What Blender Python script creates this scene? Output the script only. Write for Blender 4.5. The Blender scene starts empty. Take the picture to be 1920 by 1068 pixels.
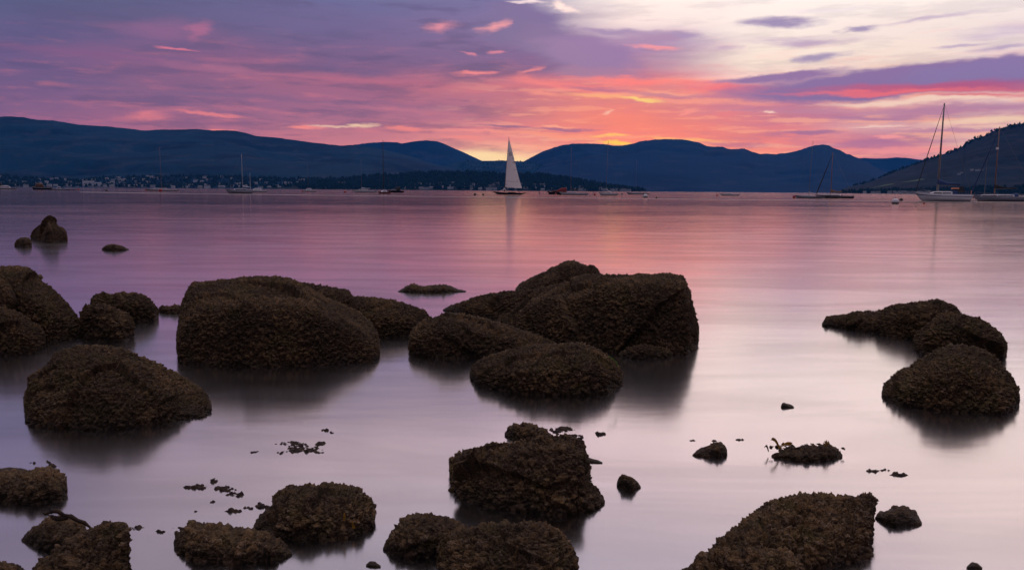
import bpy, math, random
import numpy as np
from mathutils import Vector, Matrix
R = math.radians
random.seed(7)
scn = bpy.context.scene
COL = scn.collection

# ------------------------------------------------------------------ camera
FPX = 1493.0; CX, CY = 960.0, 534.0; HC = 1.7
HOR0, HORS = 349.3, 0.0075
ROLL = math.atan(HORS); PITCH = math.atan((CY - (HOR0 + HORS * CX)) / FPX)
CF = np.array([0, math.cos(PITCH), -math.sin(PITCH)])
_r0 = np.array([1.0, 0, 0]); _u0 = np.array([0, math.sin(PITCH), math.cos(PITCH)])
CR = math.cos(ROLL) * _r0 + math.sin(ROLL) * _u0
CU = -math.sin(ROLL) * _r0 + math.cos(ROLL) * _u0
CAM = np.array([0, 0, HC])
cam = bpy.data.cameras.new('camera'); cam.sensor_width = 36; cam.lens = 36 * FPX / 1920
cam.clip_start = 0.05; cam.clip_end = 90000
co = bpy.data.objects.new('camera', cam); COL.objects.link(co)
m = Matrix(((CR[0], CU[0], -CF[0], 0), (CR[1], CU[1], -CF[1], 0), (CR[2], CU[2], -CF[2], HC), (0, 0, 0, 1)))
co.matrix_world = m
scn.camera = co
scn.view_settings.view_transform = 'Standard'; scn.view_settings.look = 'None'
scn.view_settings.exposure = 0; scn.view_settings.gamma = 1
scn.render.engine = 'CYCLES'
cy = scn.cycles
cy.use_denoising = True; cy.max_bounces = 5; cy.diffuse_bounces = 2; cy.glossy_bounces = 3
cy.transmission_bounces = 2; cy.transparent_max_bounces = 6; cy.volume_bounces = 0
cy.caustics_reflective = False; cy.caustics_refractive = False

def ray(px, py):
    px = np.asarray(px, float); py = np.asarray(py, float)
    return CF + np.multiply.outer((px - CX) / FPX, CR) - np.multiply.outer((py - CY) / FPX, CU)
def G(px, py, z=0.0):                 # where a line of sight meets the level z
    d = ray(px, py); return CAM + d * ((z - HC) / d[..., 2])[..., None]
def PY(px, py, Y):                    # point on a line of sight at depth Y
    d = ray(px, py); return CAM + d * (np.asarray(Y) / d[..., 1])[..., None]
def proj(P):
    q = np.asarray(P) - CAM; f = q @ CF
    return CX + FPX * (q @ CR) / f, CY - FPX * (q @ CU) / f
def hor(px): return HOR0 + HORS * px
def lin(c):
    return tuple(((x / 255) / 12.92 if x / 255 <= 0.04045 else ((x / 255 + 0.055) / 1.055) ** 2.4) for x in c)
def uv(px, py):
    d = ray(px, py); return math.atan2(d[0], d[1]), d[2] / math.hypot(d[0], d[1])

# ------------------------------------------------------------------ node helper
class NT:
    def __init__(s, nt): s.nt = nt; s.n = nt.nodes; s.l = nt.links
    def _in(s, sock, v):
        if v is None: return
        if isinstance(v, bpy.types.NodeSocket): s.l.new(v, sock)
        elif isinstance(v, (tuple, list)):
            v = tuple(v)
            if sock.type == 'RGBA' and len(v) == 3: v = v + (1,)
            sock.default_value = v
        else: sock.default_value = v
    def node(s, t, **kw):
        n = s.n.new(t)
        for k, v in kw.items(): setattr(n, k, v)
        return n
    def m(s, op, a, b=None, c=None, clamp=False):
        n = s.node('ShaderNodeMath', operation=op, use_clamp=clamp)
        s._in(n.inputs[0], a); s._in(n.inputs[1], b)
        if c is not None: s._in(n.inputs[2], c)
        return n.outputs[0]
    def vm(s, op, a, b=None):
        n = s.node('ShaderNodeVectorMath', operation=op); s._in(n.inputs[0], a); s._in(n.inputs[1], b)
        return n.outputs['Value'] if op in ('LENGTH', 'DOT_PRODUCT') else n.outputs[0]
    def xyz(s, x, y, z=0.0):
        n = s.node('ShaderNodeCombineXYZ'); s._in(n.inputs[0], x); s._in(n.inputs[1], y); s._in(n.inputs[2], z); return n.outputs[0]
    def sep(s, v):
        n = s.node('ShaderNodeSeparateXYZ'); s._in(n.inputs[0], v); return n.outputs
    def mr(s, v, a, b, c=0.0, d=1.0, smooth=True):
        n = s.node('ShaderNodeMapRange', interpolation_type='SMOOTHSTEP' if smooth else 'LINEAR')
        s._in(n.inputs['Value'], v)
        for k, x in (('From Min', a), ('From Max', b), ('To Min', c), ('To Max', d)): n.inputs[k].default_value = x
        return n.outputs[0]
    def noise(s, vec, scale=5, detail=4, rough=0.5, dist=0.0, color=False):
        n = s.node('ShaderNodeTexNoise'); s._in(n.inputs['Vector'], vec); n.inputs['Scale'].default_value = scale
        n.inputs['Detail'].default_value = detail; n.inputs['Roughness'].default_value = rough; n.inputs['Distortion'].default_value = dist
        return n.outputs['Color' if color else 'Fac']
    def vor(s, vec, scale=5, feature='F1', out='Distance'):
        n = s.node('ShaderNodeTexVoronoi', feature=feature); s._in(n.inputs['Vector'], vec); n.inputs['Scale'].default_value = scale
        return n.outputs[out]
    def mix(s, f, a, b, mode='MIX'):
        n = s.node('ShaderNodeMix', data_type='RGBA', blend_type=mode)
        s._in(n.inputs['Factor'], f); s._in(n.inputs[6], a); s._in(n.inputs[7], b); return n.outputs[2]
    def ramp(s, f, stops, interp='LINEAR'):
        n = s.node('ShaderNodeValToRGB'); s._in(n.inputs[0], f); cr = n.color_ramp; cr.interpolation = interp
        stops = sorted(stops)
        while len(cr.elements) > 1: cr.elements.remove(cr.elements[0])
        cr.elements[0].position = stops[0][0]; cr.elements[0].color = tuple(stops[0][1]) + (1,)
        for p, c in stops[1:]:
            e = cr.elements.new(p); e.color = tuple(c) + (1,)
        return n.outputs[0]

# ------------------------------------------------------------------ sky (world)
def build_world():
    w = bpy.data.worlds.new('World'); scn.world = w; w.use_nodes = True
    w.node_tree.nodes.clear(); T = NT(w.node_tree)
    tc = T.node('ShaderNodeTexCoord').outputs['Generated']
    x, y, z = T.sep(tc)
    u = T.m('ARCTAN2', x, y)
    hyp = T.m('MAXIMUM', T.m('SQRT', T.m('ADD', T.m('MULTIPLY', x, x), T.m('MULTIPLY', y, y))), 0.02)
    v = T.m('DIVIDE', T.m('MAXIMUM', z, 0.0), hyp)
    v = T.m('MINIMUM', v, 6.0)
    S = T.xyz(u, v)
    Q = T.xyz(u, T.m('MULTIPLY', v, 5.0))
    wn = T.vm('SUBTRACT', T.noise(Q, 7, 5, 0.55, color=True), (0.5, 0.5, 0.5))
    SW = T.vm('ADD', S, T.vm('MULTIPLY', wn, (0.10, 0.022, 0)))        # soft, streaky warp
    wf = T.vm('SUBTRACT', T.noise(T.xyz(u, T.m('MULTIPLY', v, 2.2)), 38, 5, 0.6, color=True), (0.5, 0.5, 0.5))
    SF = T.vm('ADD', SW, T.vm('MULTIPLY', wf, (0.030, 0.0075, 0)))       # cloud edge warp
    su, sv, _ = T.sep(SW)
    wpos = T.m('DIVIDE', T.m('MAXIMUM', sv, 0.0), T.m('ADD', T.m('MAXIMUM', sv, 0.0), 0.25))
    cols = {
     0:   [(340,(176,88,128)),(290,(182,92,128)),(230,(152,88,130)),(200,(140,90,130)),(150,(122,84,128)),(100,(106,80,128)),(50,(92,82,128)),(0,(84,84,130))],
     320: [(340,(222,112,124)),(240,(184,98,126)),(200,(152,92,128)),(150,(140,88,126)),(100,(140,84,124)),(50,(112,85,132)),(0,(95,92,140))],
     640: [(340,(240,150,130)),(290,(222,122,126)),(250,(198,112,128)),(200,(165,96,130)),(150,(168,92,122)),(110,(118,85,130)),(50,(110,92,142)),(0,(98,96,147))],
     960: [(340,(255,200,140)),(298,(255,225,165)),(280,(248,165,130)),(262,(242,135,122)),(240,(225,118,125)),(200,(180,102,126)),(165,(215,110,115)),(130,(128,90,135)),(60,(122,100,150)),(0,(112,104,155))],
     1200:[(340,(255,180,120)),(270,(255,140,108)),(240,(242,124,118)),(205,(215,120,130)),(183,(250,150,120)),(150,(236,125,120)),(128,(172,125,150)),(80,(165,135,170)),(45,(238,218,212)),(0,(243,229,220))],
     1440:[(340,(250,160,130)),(280,(252,140,115)),(255,(240,130,122)),(225,(208,122,135)),(195,(210,130,142)),(165,(245,130,120)),(143,(252,215,200)),(115,(244,224,204)),(50,(243,229,218)),(0,(244,232,224))],
     1680:[(340,(240,160,145)),(290,(232,140,138)),(265,(196,122,142)),(240,(235,178,168)),(215,(192,128,150)),(195,(240,180,165)),(165,(255,205,180)),(120,(243,220,202)),(50,(238,222,212)),(0,(242,230,222))],
     1920:[(340,(240,190,170)),(235,(255,208,178)),(215,(240,190,175)),(200,(205,150,165)),(185,(252,214,196)),(110,(230,208,204)),(50,(232,216,210)),(0,(238,226,220))]}
    up = {0:[(.33,(118,108,144)),(.5,(140,132,160)),(1,(176,168,186)),(6,(224,210,218))],
          960:[(.33,(214,188,194)),(.5,(172,166,182)),(1,(188,176,188)),(6,(224,210,218))],
          1920:[(.33,(250,228,222)),(.5,(184,174,186)),(1,(194,180,190)),(6,(224,210,218))]}
    wv = lambda v_: v_ / (v_ + 0.25)
    c = None; pu = None
    for px in sorted(cols):
        st = [(wv(max(uv(px, py)[1], 0.0)), lin(cc)) for py, cc in cols[px]]
        t = px / 960.0; a, b = (0, 960) if t <= 1 else (960, 1920); f = t if t <= 1 else t - 1
        for (va, ca), (vb, cb) in zip(up[a], up[b]):
            ff = f if not (a == 0) else f ** 0.8
            st.append((wv(va), tuple(p * (1 - ff) + q * ff for p, q in zip(lin(ca), lin(cb)))))
        r = T.ramp(wpos, st)
        uu = uv(px, 200)[0]
        c = r if c is None else T.mix(T.mr(su, pu, uu), c, r)
        pu = uu
    # behind the viewer: deep dusk blue
    back = T.ramp(wpos, [(0, lin((78,70,86))), (.3, lin((54,54,76))), (.6, lin((74,72,96))), (.8, lin((150,142,162))), (1, lin((224,210,218)))])
    c = T.mix(T.mr(T.m('ABSOLUTE', u), 0.75, 1.7), c, back)
    # streaky texture of the cloud sheet
    n1 = T.noise(T.xyz(u, T.m('MULTIPLY', v, 6.5)), 9, 6, 0.6)
    n2 = T.noise(T.xyz(T.m('ADD', u, 3.7), T.m('MULTIPLY', v, 7.0)), 15, 6, 0.62)
    su2, sv2, _ = T.sep(SF)
    edge = T.mr(T.m('ADD', su2, T.m('MULTIPLY', sv2, 0.55)), 0.17, 0.05)            # 1 = inside the left mass
    c = T.mix(T.m('MULTIPLY', T.mr(n1, 0.53, 0.38), T.mr(su, .12, -.05, .15, .42)), c, lin((84,70,112)))
    c = T.mix(T.m('MULTIPLY', T.m('MULTIPLY', T.mr(n2, 0.5, 0.72), 0.28), T.mr(v, 0.22, 0.09)), c, lin((250,122,122)))
    low = T.mr(v, 0.16, 0.10)
    n3 = T.noise(T.xyz(T.m('ADD', u, 9.1), T.m('MULTIPLY', v, 9.0)), 13, 7, 0.62)
    cen = T.m('MULTIPLY', low, T.mr(u, -0.15, 0.1))
    c = T.mix(T.m('MULTIPLY', T.m('MULTIPLY', T.mr(n3, 0.52, 0.64), 0.40), cen), c, lin((186,116,146)))
    c = T.mix(T.m('MULTIPLY', T.m('MULTIPLY', T.mr(n3, 0.50, 0.38), 0.65), cen), c, lin((255,176,140)))

    PXR = 1.0 / FPX
    def stroke(px, py, hw, hh, col, k=1.0, soft=0.7, tilt=0.0, tex=0.0, fine=True, warp=None):
        nonlocal c
        uu, vv = uv(px, py)
        mp = T.node('ShaderNodeMapping', vector_type='TEXTURE')
        ma = T.node('ShaderNodeVectorMath', operation='MULTIPLY_ADD')     # keeps the evaluation in order
        T._in(ma.inputs[0], c); ma.inputs[1].default_value = (1e-9, 1e-9, 0); T._in(ma.inputs[2], SF if fine else SW)
        T._in(mp.inputs['Vector'], ma.outputs[0])
        mp.inputs['Location'].default_value = (uu, vv, 0)
        mp.inputs['Rotation'].default_value = (0, 0, -R(tilt))
        mp.inputs['Scale'].default_value = (hw * PXR, hh * PXR, 1)
        d = T.vm('LENGTH', mp.outputs[0])
        f = T.mr(d, 1.0, 1.0 - soft)
        if tex: f = T.m('MULTIPLY', f, T.mr(n2 if tex > 0 else n1, 0.38, 0.62, 1 - abs(tex), 1.0))
        if k != 1.0: f = T.m('MULTIPLY', f, k)
        c = T.mix(f, c, lin(col))
    # tilt > 0 : right end lower
    # left / upper mass and its ragged right edge
    SL = (100, 92, 145); PU = (140, 118, 162); MA = (168, 118, 148)
    stroke(200, 10, 520, 60, (80,78,116), .6, 1, 2)
    stroke(1180, 225, 360, 60, (255,136,92), .68, 1, 3)
    stroke(985, 45, 95, 60, (120,102,148), 1, .6)
    stroke(1035, 85, 90, 45, (128,106,148), 1, .6, 15)
    stroke(1110, 105, 130, 38, (146,116,158), 1, .5, 8)
    stroke(1150, 62, 100, 9, (156,132,168), .9, .8, 2)
    stroke(1215, 72, 95, 16, (165,132,164), .9, .8, -4)
    stroke(1265, 66, 60, 7, (160,138,172), .8, .8, 4)
    stroke(1225, 90, 55, 6, (250,150,145), .7, .8, 6)
    stroke(1120, 138, 120, 14, (160,118,150), .85, .7, 5)
    stroke(1075, 12, 30, 14, (255,225,215), .9, .8, 30)
    stroke(1000, 3, 60, 5, (250,225,225), .8, .8, 0)
    stroke(650, 128, 150, 12, (96,80,128), .6, .9, 3)
    stroke(250, 112, 180, 14, (100,82,132), .5, .9)
    stroke(200, 75, 260, 26, (96,82,130), .5, .9, 3)
    stroke(560, 40, 300, 36, (104,92,142), .5, .9, 2)
    # coral band in the middle
    stroke(1060, 160, 130, 16, (252,126,112), .9, .8, 7, .4)
    stroke(1190, 150, 190, 9, (255,128,112), .9, .8, 3, .4)
    stroke(1400, 163, 170, 10, (250,112,106), .9, .8, 3, .4)
    stroke(1120, 166, 110, 7, (184,108,132), .8, .8, 4)
    stroke(1260, 176, 120, 6, (190,118,138), .7, .8, 3)
    stroke(1010, 178, 60, 8, (255,150,118), .7, .9, 6)
    stroke(1130, 182, 100, 7, (255,176,110), .9, .8, 3)
    stroke(1205, 186, 60, 5, (255,214,110), .95, .8, 1)
    stroke(1330, 188, 130, 8, (255,160,128), .85, .8, 3, .3)
    stroke(1135, 212, 18, 5, (255,206,180), .7, 1, -6)
    # fine streaks inside the left mass
    stroke(420, 130, 220, 7, (188,104,134), .45, 1, 2)
    stroke(120, 150, 180, 8, (104,82,124), .5, 1, 1)
    stroke(560, 186, 260, 7, (128,88,126), .45, 1, 1)
    stroke(760, 205, 200, 6, (206,112,128), .45, 1, 2)
    stroke(330, 176, 200, 6, (120,86,128), .45, 1, 0)
    # long band on the right
    stroke(1760, 146, 400, 30, (138,108,152), 1, .35, -2.2)
    stroke(1470, 143, 150, 10, (146,112,154), 1, .6, -4)
    stroke(1900, 128, 190, 22, (136,114,158), 1, .5, -3)
    stroke(1790, 167, 330, 13, (196,84,108), .9, .8, 3)
    stroke(1880, 160, 160, 14, (176,84,120), .7, .9, 0)
    stroke(1660, 172, 260, 6, (244,108,102), .8, .8, 2)
    stroke(1850, 182, 140, 5, (226,92,100), .8, .9, 3)
    # peach gap and mauve streaks under it
    stroke(1720, 190, 240, 6, (255,218,190), .9, .8, 1)
    stroke(1560, 206, 260, 8, (198,132,152), .8, .8, 1, .3)
    stroke(1800, 203, 190, 8, (188,130,154), .9, .8, 0, .2)
    stroke(1640, 222, 110, 6, (180,122,150), .9, .8, 2)
    stroke(1850, 226, 110, 9, (255,214,176), .9, .8, -2)
    stroke(1660, 240, 70, 4, (255,210,190), .8, .8, 0)
    stroke(1790, 248, 160, 5, (190,130,156), .8, .8, 0)
    stroke(1500, 251, 90, 6, (166,108,142), .9, .7, 1)
    stroke(1630, 272, 150, 8, (176,112,146), .75, .8, 0)
    stroke(1668, 262, 34, 5, (255,160,150), .9, .7, 0)
    stroke(1700, 284, 150, 7, (250,150,145), .7, .8, 0)
    stroke(1390, 268, 90, 5, (186,112,136), .6, .8, 3)
    stroke(1418, 210, 14, 3, (255,214,190), .9, .8, 0)
    stroke(1305, 209, 14, 6, (255,150,130), .8, .8, -20)
    # upper right wisps
    WI = (158, 136, 172)
    stroke(1462, 40, 100, 12, (146,128,166), .95, .75, 1, .3)
    stroke(1500, 74, 150, 12, (176,150,180), .8, .85, 2, .5)
    stroke(1540, 106, 55, 11, (152,134,170), .9, .8, -2)
    stroke(1622, 53, 34, 9, (150,132,168), .9, .8, 2)
    stroke(1350, 92, 45, 6, (190,160,182), .7, .9, -4)
    stroke(1745, 36, 100, 7, (176,156,184), .7, .9, -5, .4)
    stroke(1880, 60, 110, 14, (196,176,198), .7, .9, -3, .5)
    stroke(1790, 86, 70, 4, (180,158,186), .8, .9, 0)
    stroke(1890, 88, 80, 7, (172,150,180), .8, .9, -2)
    stroke(1560, 18, 120, 5, (226,212,220), .5, .9, 0, .4)
    # glow just over the hills
    stroke(905, 292, 90, 20, (255,222,150), .95, .8, 0, fine=False)
    stroke(960, 300, 70, 18, (255,218,150), .9, .8, 0, fine=False)
    stroke(885, 248, 150, 6, (255,140,125), .7, .8, 2)
    stroke(945, 236, 75, 5, (150,96,132), .9, .7, 4)
    stroke(1060, 241, 70, 4, (160,100,135), .9, .7, 2)
    stroke(1050, 235, 45, 3, (255,166,130), .9, .7, 2)
    stroke(1040, 252, 190, 6, (255,150,112), .8, .8, 1)
    stroke(1150, 253, 60, 4, (255,196,90), .9, .8, 0)
    stroke(1155, 267, 44, 6, (255,206,64), 1, .7, 3)
    stroke(1290, 258, 90, 5, (255,184,100), .9, .8, 3)
    stroke(1400, 280, 90, 10, (255,150,110), .8, .9, 6)
    stroke(575, 238, 60, 5, (255,132,118), .95, .8, -2)
    stroke(640, 236, 80, 3, (240,190,160), .8, .8, 0)
    stroke(690, 234, 35, 4, (248,206,160), .9, .8, 2)
    stroke(770, 239, 45, 5, (250,126,112), .9, .8, 3)
    stroke(860, 262, 60, 6, (250,132,118), .8, .8, 4)
    stroke(270, 219, 65, 7, (240,120,122), .8, 1, -4)
    stroke(390, 211, 75, 4, (240,120,120), .9, .8, 1)
    stroke(415, 241, 30, 4, (255,128,110), .95, .8, 0)
    stroke(330, 93, 50, 4, (224,108,132), .85, .8, 2)
    stroke(385, 62, 36, 16, (186,98,136), .7, .9, -35)
    stroke(320, 60, 120, 28, (150,92,138), .5, .95, -5)
    stroke(845, 50, 44, 12, (232,136,150), .8, 1, -5)
    stroke(936, 48, 30, 15, (244,150,152), .8, 1, -25)
    stroke(860, 97, 26, 4, (214,120,146), .8, .8, 8)
    stroke(918, 97, 26, 4, (224,124,144), .8, .8, 0)
    stroke(890, 137, 50, 6, (250,128,124), .9, .8, -2)
    stroke(990, 132, 32, 9, (252,136,124), .7, 1, -20)
    stroke(700, 150, 260, 10, (190,96,122), .5, .9, 2)
    stroke(180, 108, 200, 12, (140,80,124), .5, .9, 1)
    c = T.mix(1.0, c, T.mix(T.mr(T.m('ADD', u, T.m('MULTIPLY', v, 1.2)), .15, .45), (1.06, .99, .88), (1.03, .99, .97)), 'MULTIPLY')
    bw = T.node('ShaderNodeRGBToBW'); T.l.new(c, bw.inputs[0]); gr = T.node('ShaderNodeCombineColor')
    for q in range(3): T.l.new(bw.outputs[0], gr.inputs[q])
    c = T.mix(T.mr(u, -.05, .15, .15, 0.0), c, gr.outputs[0])
    # nadir: dim
    c = T.mix(T.mr(z, -0.002, -0.03, smooth=False), c, lin((60, 45, 60)))
    sky = T.node('ShaderNodeTexSky', sky_type='NISHITA', sun_disc=False); sky.sun_elevation = R(1.0); sky.sun_rotation = R(6); sky.altitude = 10
    add = T.mix(1.0, c, T.mix(1.0, sky.outputs[0], (0.004, 0.004, 0.004), 'MULTIPLY'), 'ADD')
    bg = T.node('ShaderNodeBackground'); T._in(bg.inputs[0], add); bg.inputs[1].default_value = 1.43
    out = T.node('ShaderNodeOutputWorld'); T.l.new(bg.outputs[0], out.inputs[0])
    w.cycles.sampling_method = 'MANUAL'; w.cycles.sample_map_resolution = 512
build_world()

# the sun has just gone behind the hills: a very soft, weak warm lamp for the afterglow
sl = bpy.data.lights.new('sun', 'SUN'); sl.energy = 0.0015; sl.angle = R(14); sl.color = (1, .62, .45)
so = bpy.data.objects.new('sun', sl); COL.objects.link(so)
so.rotation_euler = (R(90 - 5), 0, R(180 - 9))       # shines from ahead, a little right

# ------------------------------------------------------------------ mesh helpers
def mat(name, base=(.5, .5, .5), rough=.6, metal=0.0, spec=0.5):
    mm = bpy.data.materials.new(name); mm.use_nodes = True
    b = mm.node_tree.nodes['Principled BSDF']
    b.inputs['Base Color'].default_value = tuple(base) + (1,); b.inputs['Roughness'].default_value = rough
    b.inputs['Metallic'].default_value = metal; b.inputs['Specular IOR Level'].default_value = spec
    T = NT(mm.node_tree)
    # small procedural variation of the paint / cloth itself
    tc = T.node('ShaderNodeTexCoord').outputs['Object']
    n = T.noise(tc, 2.3, 5, .6)
    T.l.new(T.mix(T.mr(n, .35, .7, 0, .35), base, tuple(x * .72 for x in base)), b.inputs['Base Color'])
    mm['T'] = 1
    return mm
def new_mesh(name, verts, faces, material=None, smooth=False):
    me = bpy.data.meshes.new(name); me.from_pydata([tuple(map(float, p)) for p in verts], [], faces); me.update()
    if smooth: me.polygons.foreach_set('use_smooth', [True] * len(me.polygons))
    if material: me.materials.append(material)
    return me
def link(name, me, parent=None, loc=None):
    o = bpy.data.objects.new(name, me); COL.objects.link(o)
    if parent: o.parent = parent
    if loc is not None: o.location = loc
    return o
def grid_mesh(name, P, closed_u=False, smooth=True, material=None):
    """P: (n,m,3) array -> quad grid mesh, fast"""
    n, k = P.shape[:2]
    me = bpy.data.meshes.new(name)
    me.vertices.add(n * k); me.vertices.foreach_set('co', P.reshape(-1).astype(np.float32))
    i = np.arange(n if closed_u else n - 1)[:, None]; j = np.arange(k - 1)[None, :]
    i2 = (i + 1) % n
    f = np.stack([i * k + j + 0 * i, i2 * k + j, i2 * k + j + 1, i * k + j + 1], -1).reshape(-1, 4)
    nf = len(f)
    me.loops.add(nf * 4); me.loops.foreach_set('vertex_index', f.reshape(-1).astype(np.int32))
    me.polygons.add(nf); me.polygons.foreach_set('loop_start', (np.arange(nf) * 4).astype(np.int32))
    me.polygons.foreach_set('loop_total', np.full(nf, 4, np.int32))
    me.update(calc_edges=True); me.validate()
    me.polygons.foreach_set('use_smooth', [smooth] * len(me.polygons))
    if material: me.materials.append(material)
    return me
def tag(o, label=None, cat=None, group=None, kind=None):
    if label: o['label'] = label
    if cat: o['category'] = cat
    if group: o['group'] = group
    if kind: o['kind'] = kind
    return o
def empty(name, loc, rz=0.0):
    o = bpy.data.objects.new(name, None); COL.objects.link(o); o.location = tuple(map(float, loc)); o.rotation_euler = (0, 0, rz)
    o.empty_display_size = .3; return o
def tube(pts, rad, n=8, cap=True):
    pts = [np.array(p, float) for p in pts]; V = []; Fc = []
    rad = rad if isinstance(rad, (list, tuple)) else [rad] * len(pts)
    for i, p in enumerate(pts):
        d = pts[min(i + 1, len(pts) - 1)] - pts[max(i - 1, 0)]; d /= np.linalg.norm(d) + 1e-9
        a = np.cross(d, [0, 0, 1]) if abs(d[2]) < .9 else np.cross(d, [0, 1, 0]); a /= np.linalg.norm(a); b = np.cross(d, a)
        for k in range(n):
            t = 2 * math.pi * k / n; V.append(p + rad[i] * (math.cos(t) * a + math.sin(t) * b))
    for i in range(len(pts) - 1):
        for k in range(n):
            Fc.append((i * n + k, i * n + (k + 1) % n, (i + 1) * n + (k + 1) % n, (i + 1) * n + k))
    if cap: Fc.append(tuple(range(n))[::-1]); Fc.append(tuple(range((len(pts) - 1) * n, len(pts) * n)))
    return V, Fc
def join(*parts):
    V = []; Fc = []
    for v, f in parts:
        o = len(V); V += list(v); Fc += [tuple(i + o for i in q) for q in f]
    return V, Fc
def box(c, s, taper=1.0):
    x, y, z = c; a, b, h = s[0] / 2, s[1] / 2, s[2] / 2; t = taper
    V = [(x - a, y - b, z - h), (x + a, y - b, z - h), (x + a, y + b, z - h), (x - a, y + b, z - h),
         (x - a * t, y - b * t, z + h), (x + a * t, y - b * t, z + h), (x + a * t, y + b * t, z + h), (x - a * t, y + b * t, z + h)]
    return V, [(3, 2, 1, 0), (4, 5, 6, 7), (0, 1, 5, 4), (1, 2, 6, 5), (2, 3, 7, 6), (3, 0, 4, 7)]

# ------------------------------------------------------------------ numpy noise
def _h(ix, iy, iz, s):
    n = (ix.astype(np.uint32) * np.uint32(374761393) + iy.astype(np.uint32) * np.uint32(668265263)
         + iz.astype(np.uint32) * np.uint32(2147483647) + np.uint32(s * 1274126177 & 0xffffffff))
    n = (n ^ (n >> np.uint32(13))) * np.uint32(1274126177); n = (n ^ (n >> np.uint32(15))) * np.uint32(2246822519)
    n ^= n >> np.uint32(16)
    return n.astype(np.float64) / 4294967296.0
def vnoise(P, s=1):
    i = np.floor(P).astype(np.int64); f = P - i; f = f * f * (3 - 2 * f); r = 0
    for a in (0, 1):
        for b in (0, 1):
            for c in (0, 1):
                w = (f[:, 0] if a else 1 - f[:, 0]) * (f[:, 1] if b else 1 - f[:, 1]) * (f[:, 2] if c else 1 - f[:, 2])
                r = r + w * _h(i[:, 0] + a, i[:, 1] + b, i[:, 2] + c, s)
    return r * 2 - 1
def fbm(P, o=4, s=1, g=.5):
    r = 0; a = 1; t = 0
    for k in range(o): r = r + a * vnoise(P * 2 ** k + 17.3 * k, s + k); t += a; a *= g
    return r / t
def worley(P, s=1):
    i = np.floor(P).astype(np.int64); best = np.full(len(P), 9.0); cell = np.zeros(len(P))
    for a in (-1, 0, 1):
        for b in (-1, 0, 1):
            for c in (-1, 0, 1):
                x, y, z = i[:, 0] + a, i[:, 1] + b, i[:, 2] + c
                q = np.stack([x + _h(x, y, z, s), y + _h(x, y, z, s + 11), z + _h(x, y, z, s + 23)], -1)
                d = np.sqrt(((q - P) ** 2).sum(1)); k = d < best
                best = np.where(k, d, best); cell = np.where(k, _h(x, y, z, s + 37), cell)
    return best, cell

# ------------------------------------------------------------------ hills
def hill_mat(name, a, b, c, scale=.004, green=None):
    mm = bpy.data.materials.new(name); mm.use_nodes = True; T = NT(mm.node_tree); bs = T.n['Principled BSDF']
    g = T.node('ShaderNodeNewGeometry').outputs['Position']
    q = T.vm('MULTIPLY', g, (1, .5, 2.2))
    n = T.noise(q, scale, 8, .6, .6); n2 = T.noise(q, scale * 4.3, 6, .6)
    k = T.mix(T.mr(n, .42, .56), a, b); k = T.mix(T.mr(n2, .52, .66, 0, .7), k, c)
    if green: k = T.mix(T.mr(T.noise(q, scale * 1.7, 3, .5), .68, .72), k, green)
    fine = T.noise(g, scale * 22, 4, .6)
    k = T.mix(T.mr(fine, .35, .65, .15, 0), k, (0.002, .004, .006))
    T.l.new(k, bs.inputs['Base Color']); bs.inputs['Roughness'].default_value = 1; bs.inputs['Specular IOR Level'].default_value = 0.05
    return mm
def skyline(pts): 
    xs = [p[0] for p in pts]; ys = [p[1] for p in pts]
    return lambda q: np.interp(q, xs, ys)
HILLS = {}
def hill(name, pts, D0, D1, material, step=3.0, power=1.4, rough=0.05, rows=60, noise_px=0.6, seed=1, label=None, foot=None, fr=.0015):
    """a range of hills: foot at distance D0, crest at D1; crest heights from its skyline"""
    f = skyline(pts); px = np.arange(pts[0][0], pts[-1][0] + .1, step)
    az = np.array([uv(p, f(p))[0] for p in px]); el = np.array([uv(p, f(p))[1] for p in px])
    el = el + noise_px / FPX * fbm(np.stack([px * .11, px * 0, px * 0 + seed], -1), 4, seed, .6)
    H = np.maximum(el, 0) * D1 + HC
    t = np.concatenate([np.linspace(0, 1, rows), 1 + np.linspace(.04, .6, 12)])
    D = D0 + (D1 - D0) * t
    prof = np.where(t <= 1, np.clip(t, 0, 1) ** power, 1 - ((t - 1) / .6) ** 1.3 * .9)
    Z = H[:, None] * prof[None, :]
    A = az[:, None] + 0 * D[None, :]; DD = D[None, :] + 0 * A
    X = DD * np.sin(A); Y = DD * np.cos(A)
    P3 = np.stack([X.ravel() * fr, Y.ravel() * fr, 0 * X.ravel() + seed * 3.1], -1)
    nz = fbm(P3, 6, seed + 5, .52).reshape(Z.shape)
    env = np.clip(t, 0, 1) * np.clip(1.0 - t, 0, 1) * 4
    rid = 1 - np.abs(nz) * 2
    Z = Z + H[:, None] * rough * (nz * .9 + (rid - .6) * .5) * env[None, :] * 2.2
    Z[:, 0] = -3
    # keep the front slope under its own skyline
    lim = el[:, None] * DD + HC
    Z = np.where(t[None, :] < 1, np.minimum(Z, lim - 0.004 * DD * (1 - t[None, :])), Z)
    HILLS[name] = (az, D, Z)
    o = link(name, grid_mesh(name, np.stack([X, Y, Z], -1), material=material, smooth=True)); tag(o, label, None, None, 'structure')
    return o
def hill_z(name, a, d):
    az, D, Z = HILLS[name]; i = np.interp(a, az, np.arange(len(az))); j = np.interp(d, D, np.arange(len(D)))
    i0, j0 = int(min(i, len(az) - 2)), int(min(j, len(D) - 2)); fi, fj = i - i0, j - j0
    return (Z[i0, j0] * (1 - fi) + Z[i0 + 1, j0] * fi) * (1 - fj) + (Z[i0, j0 + 1] * (1 - fi) + Z[i0 + 1, j0 + 1] * fi) * fj

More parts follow.
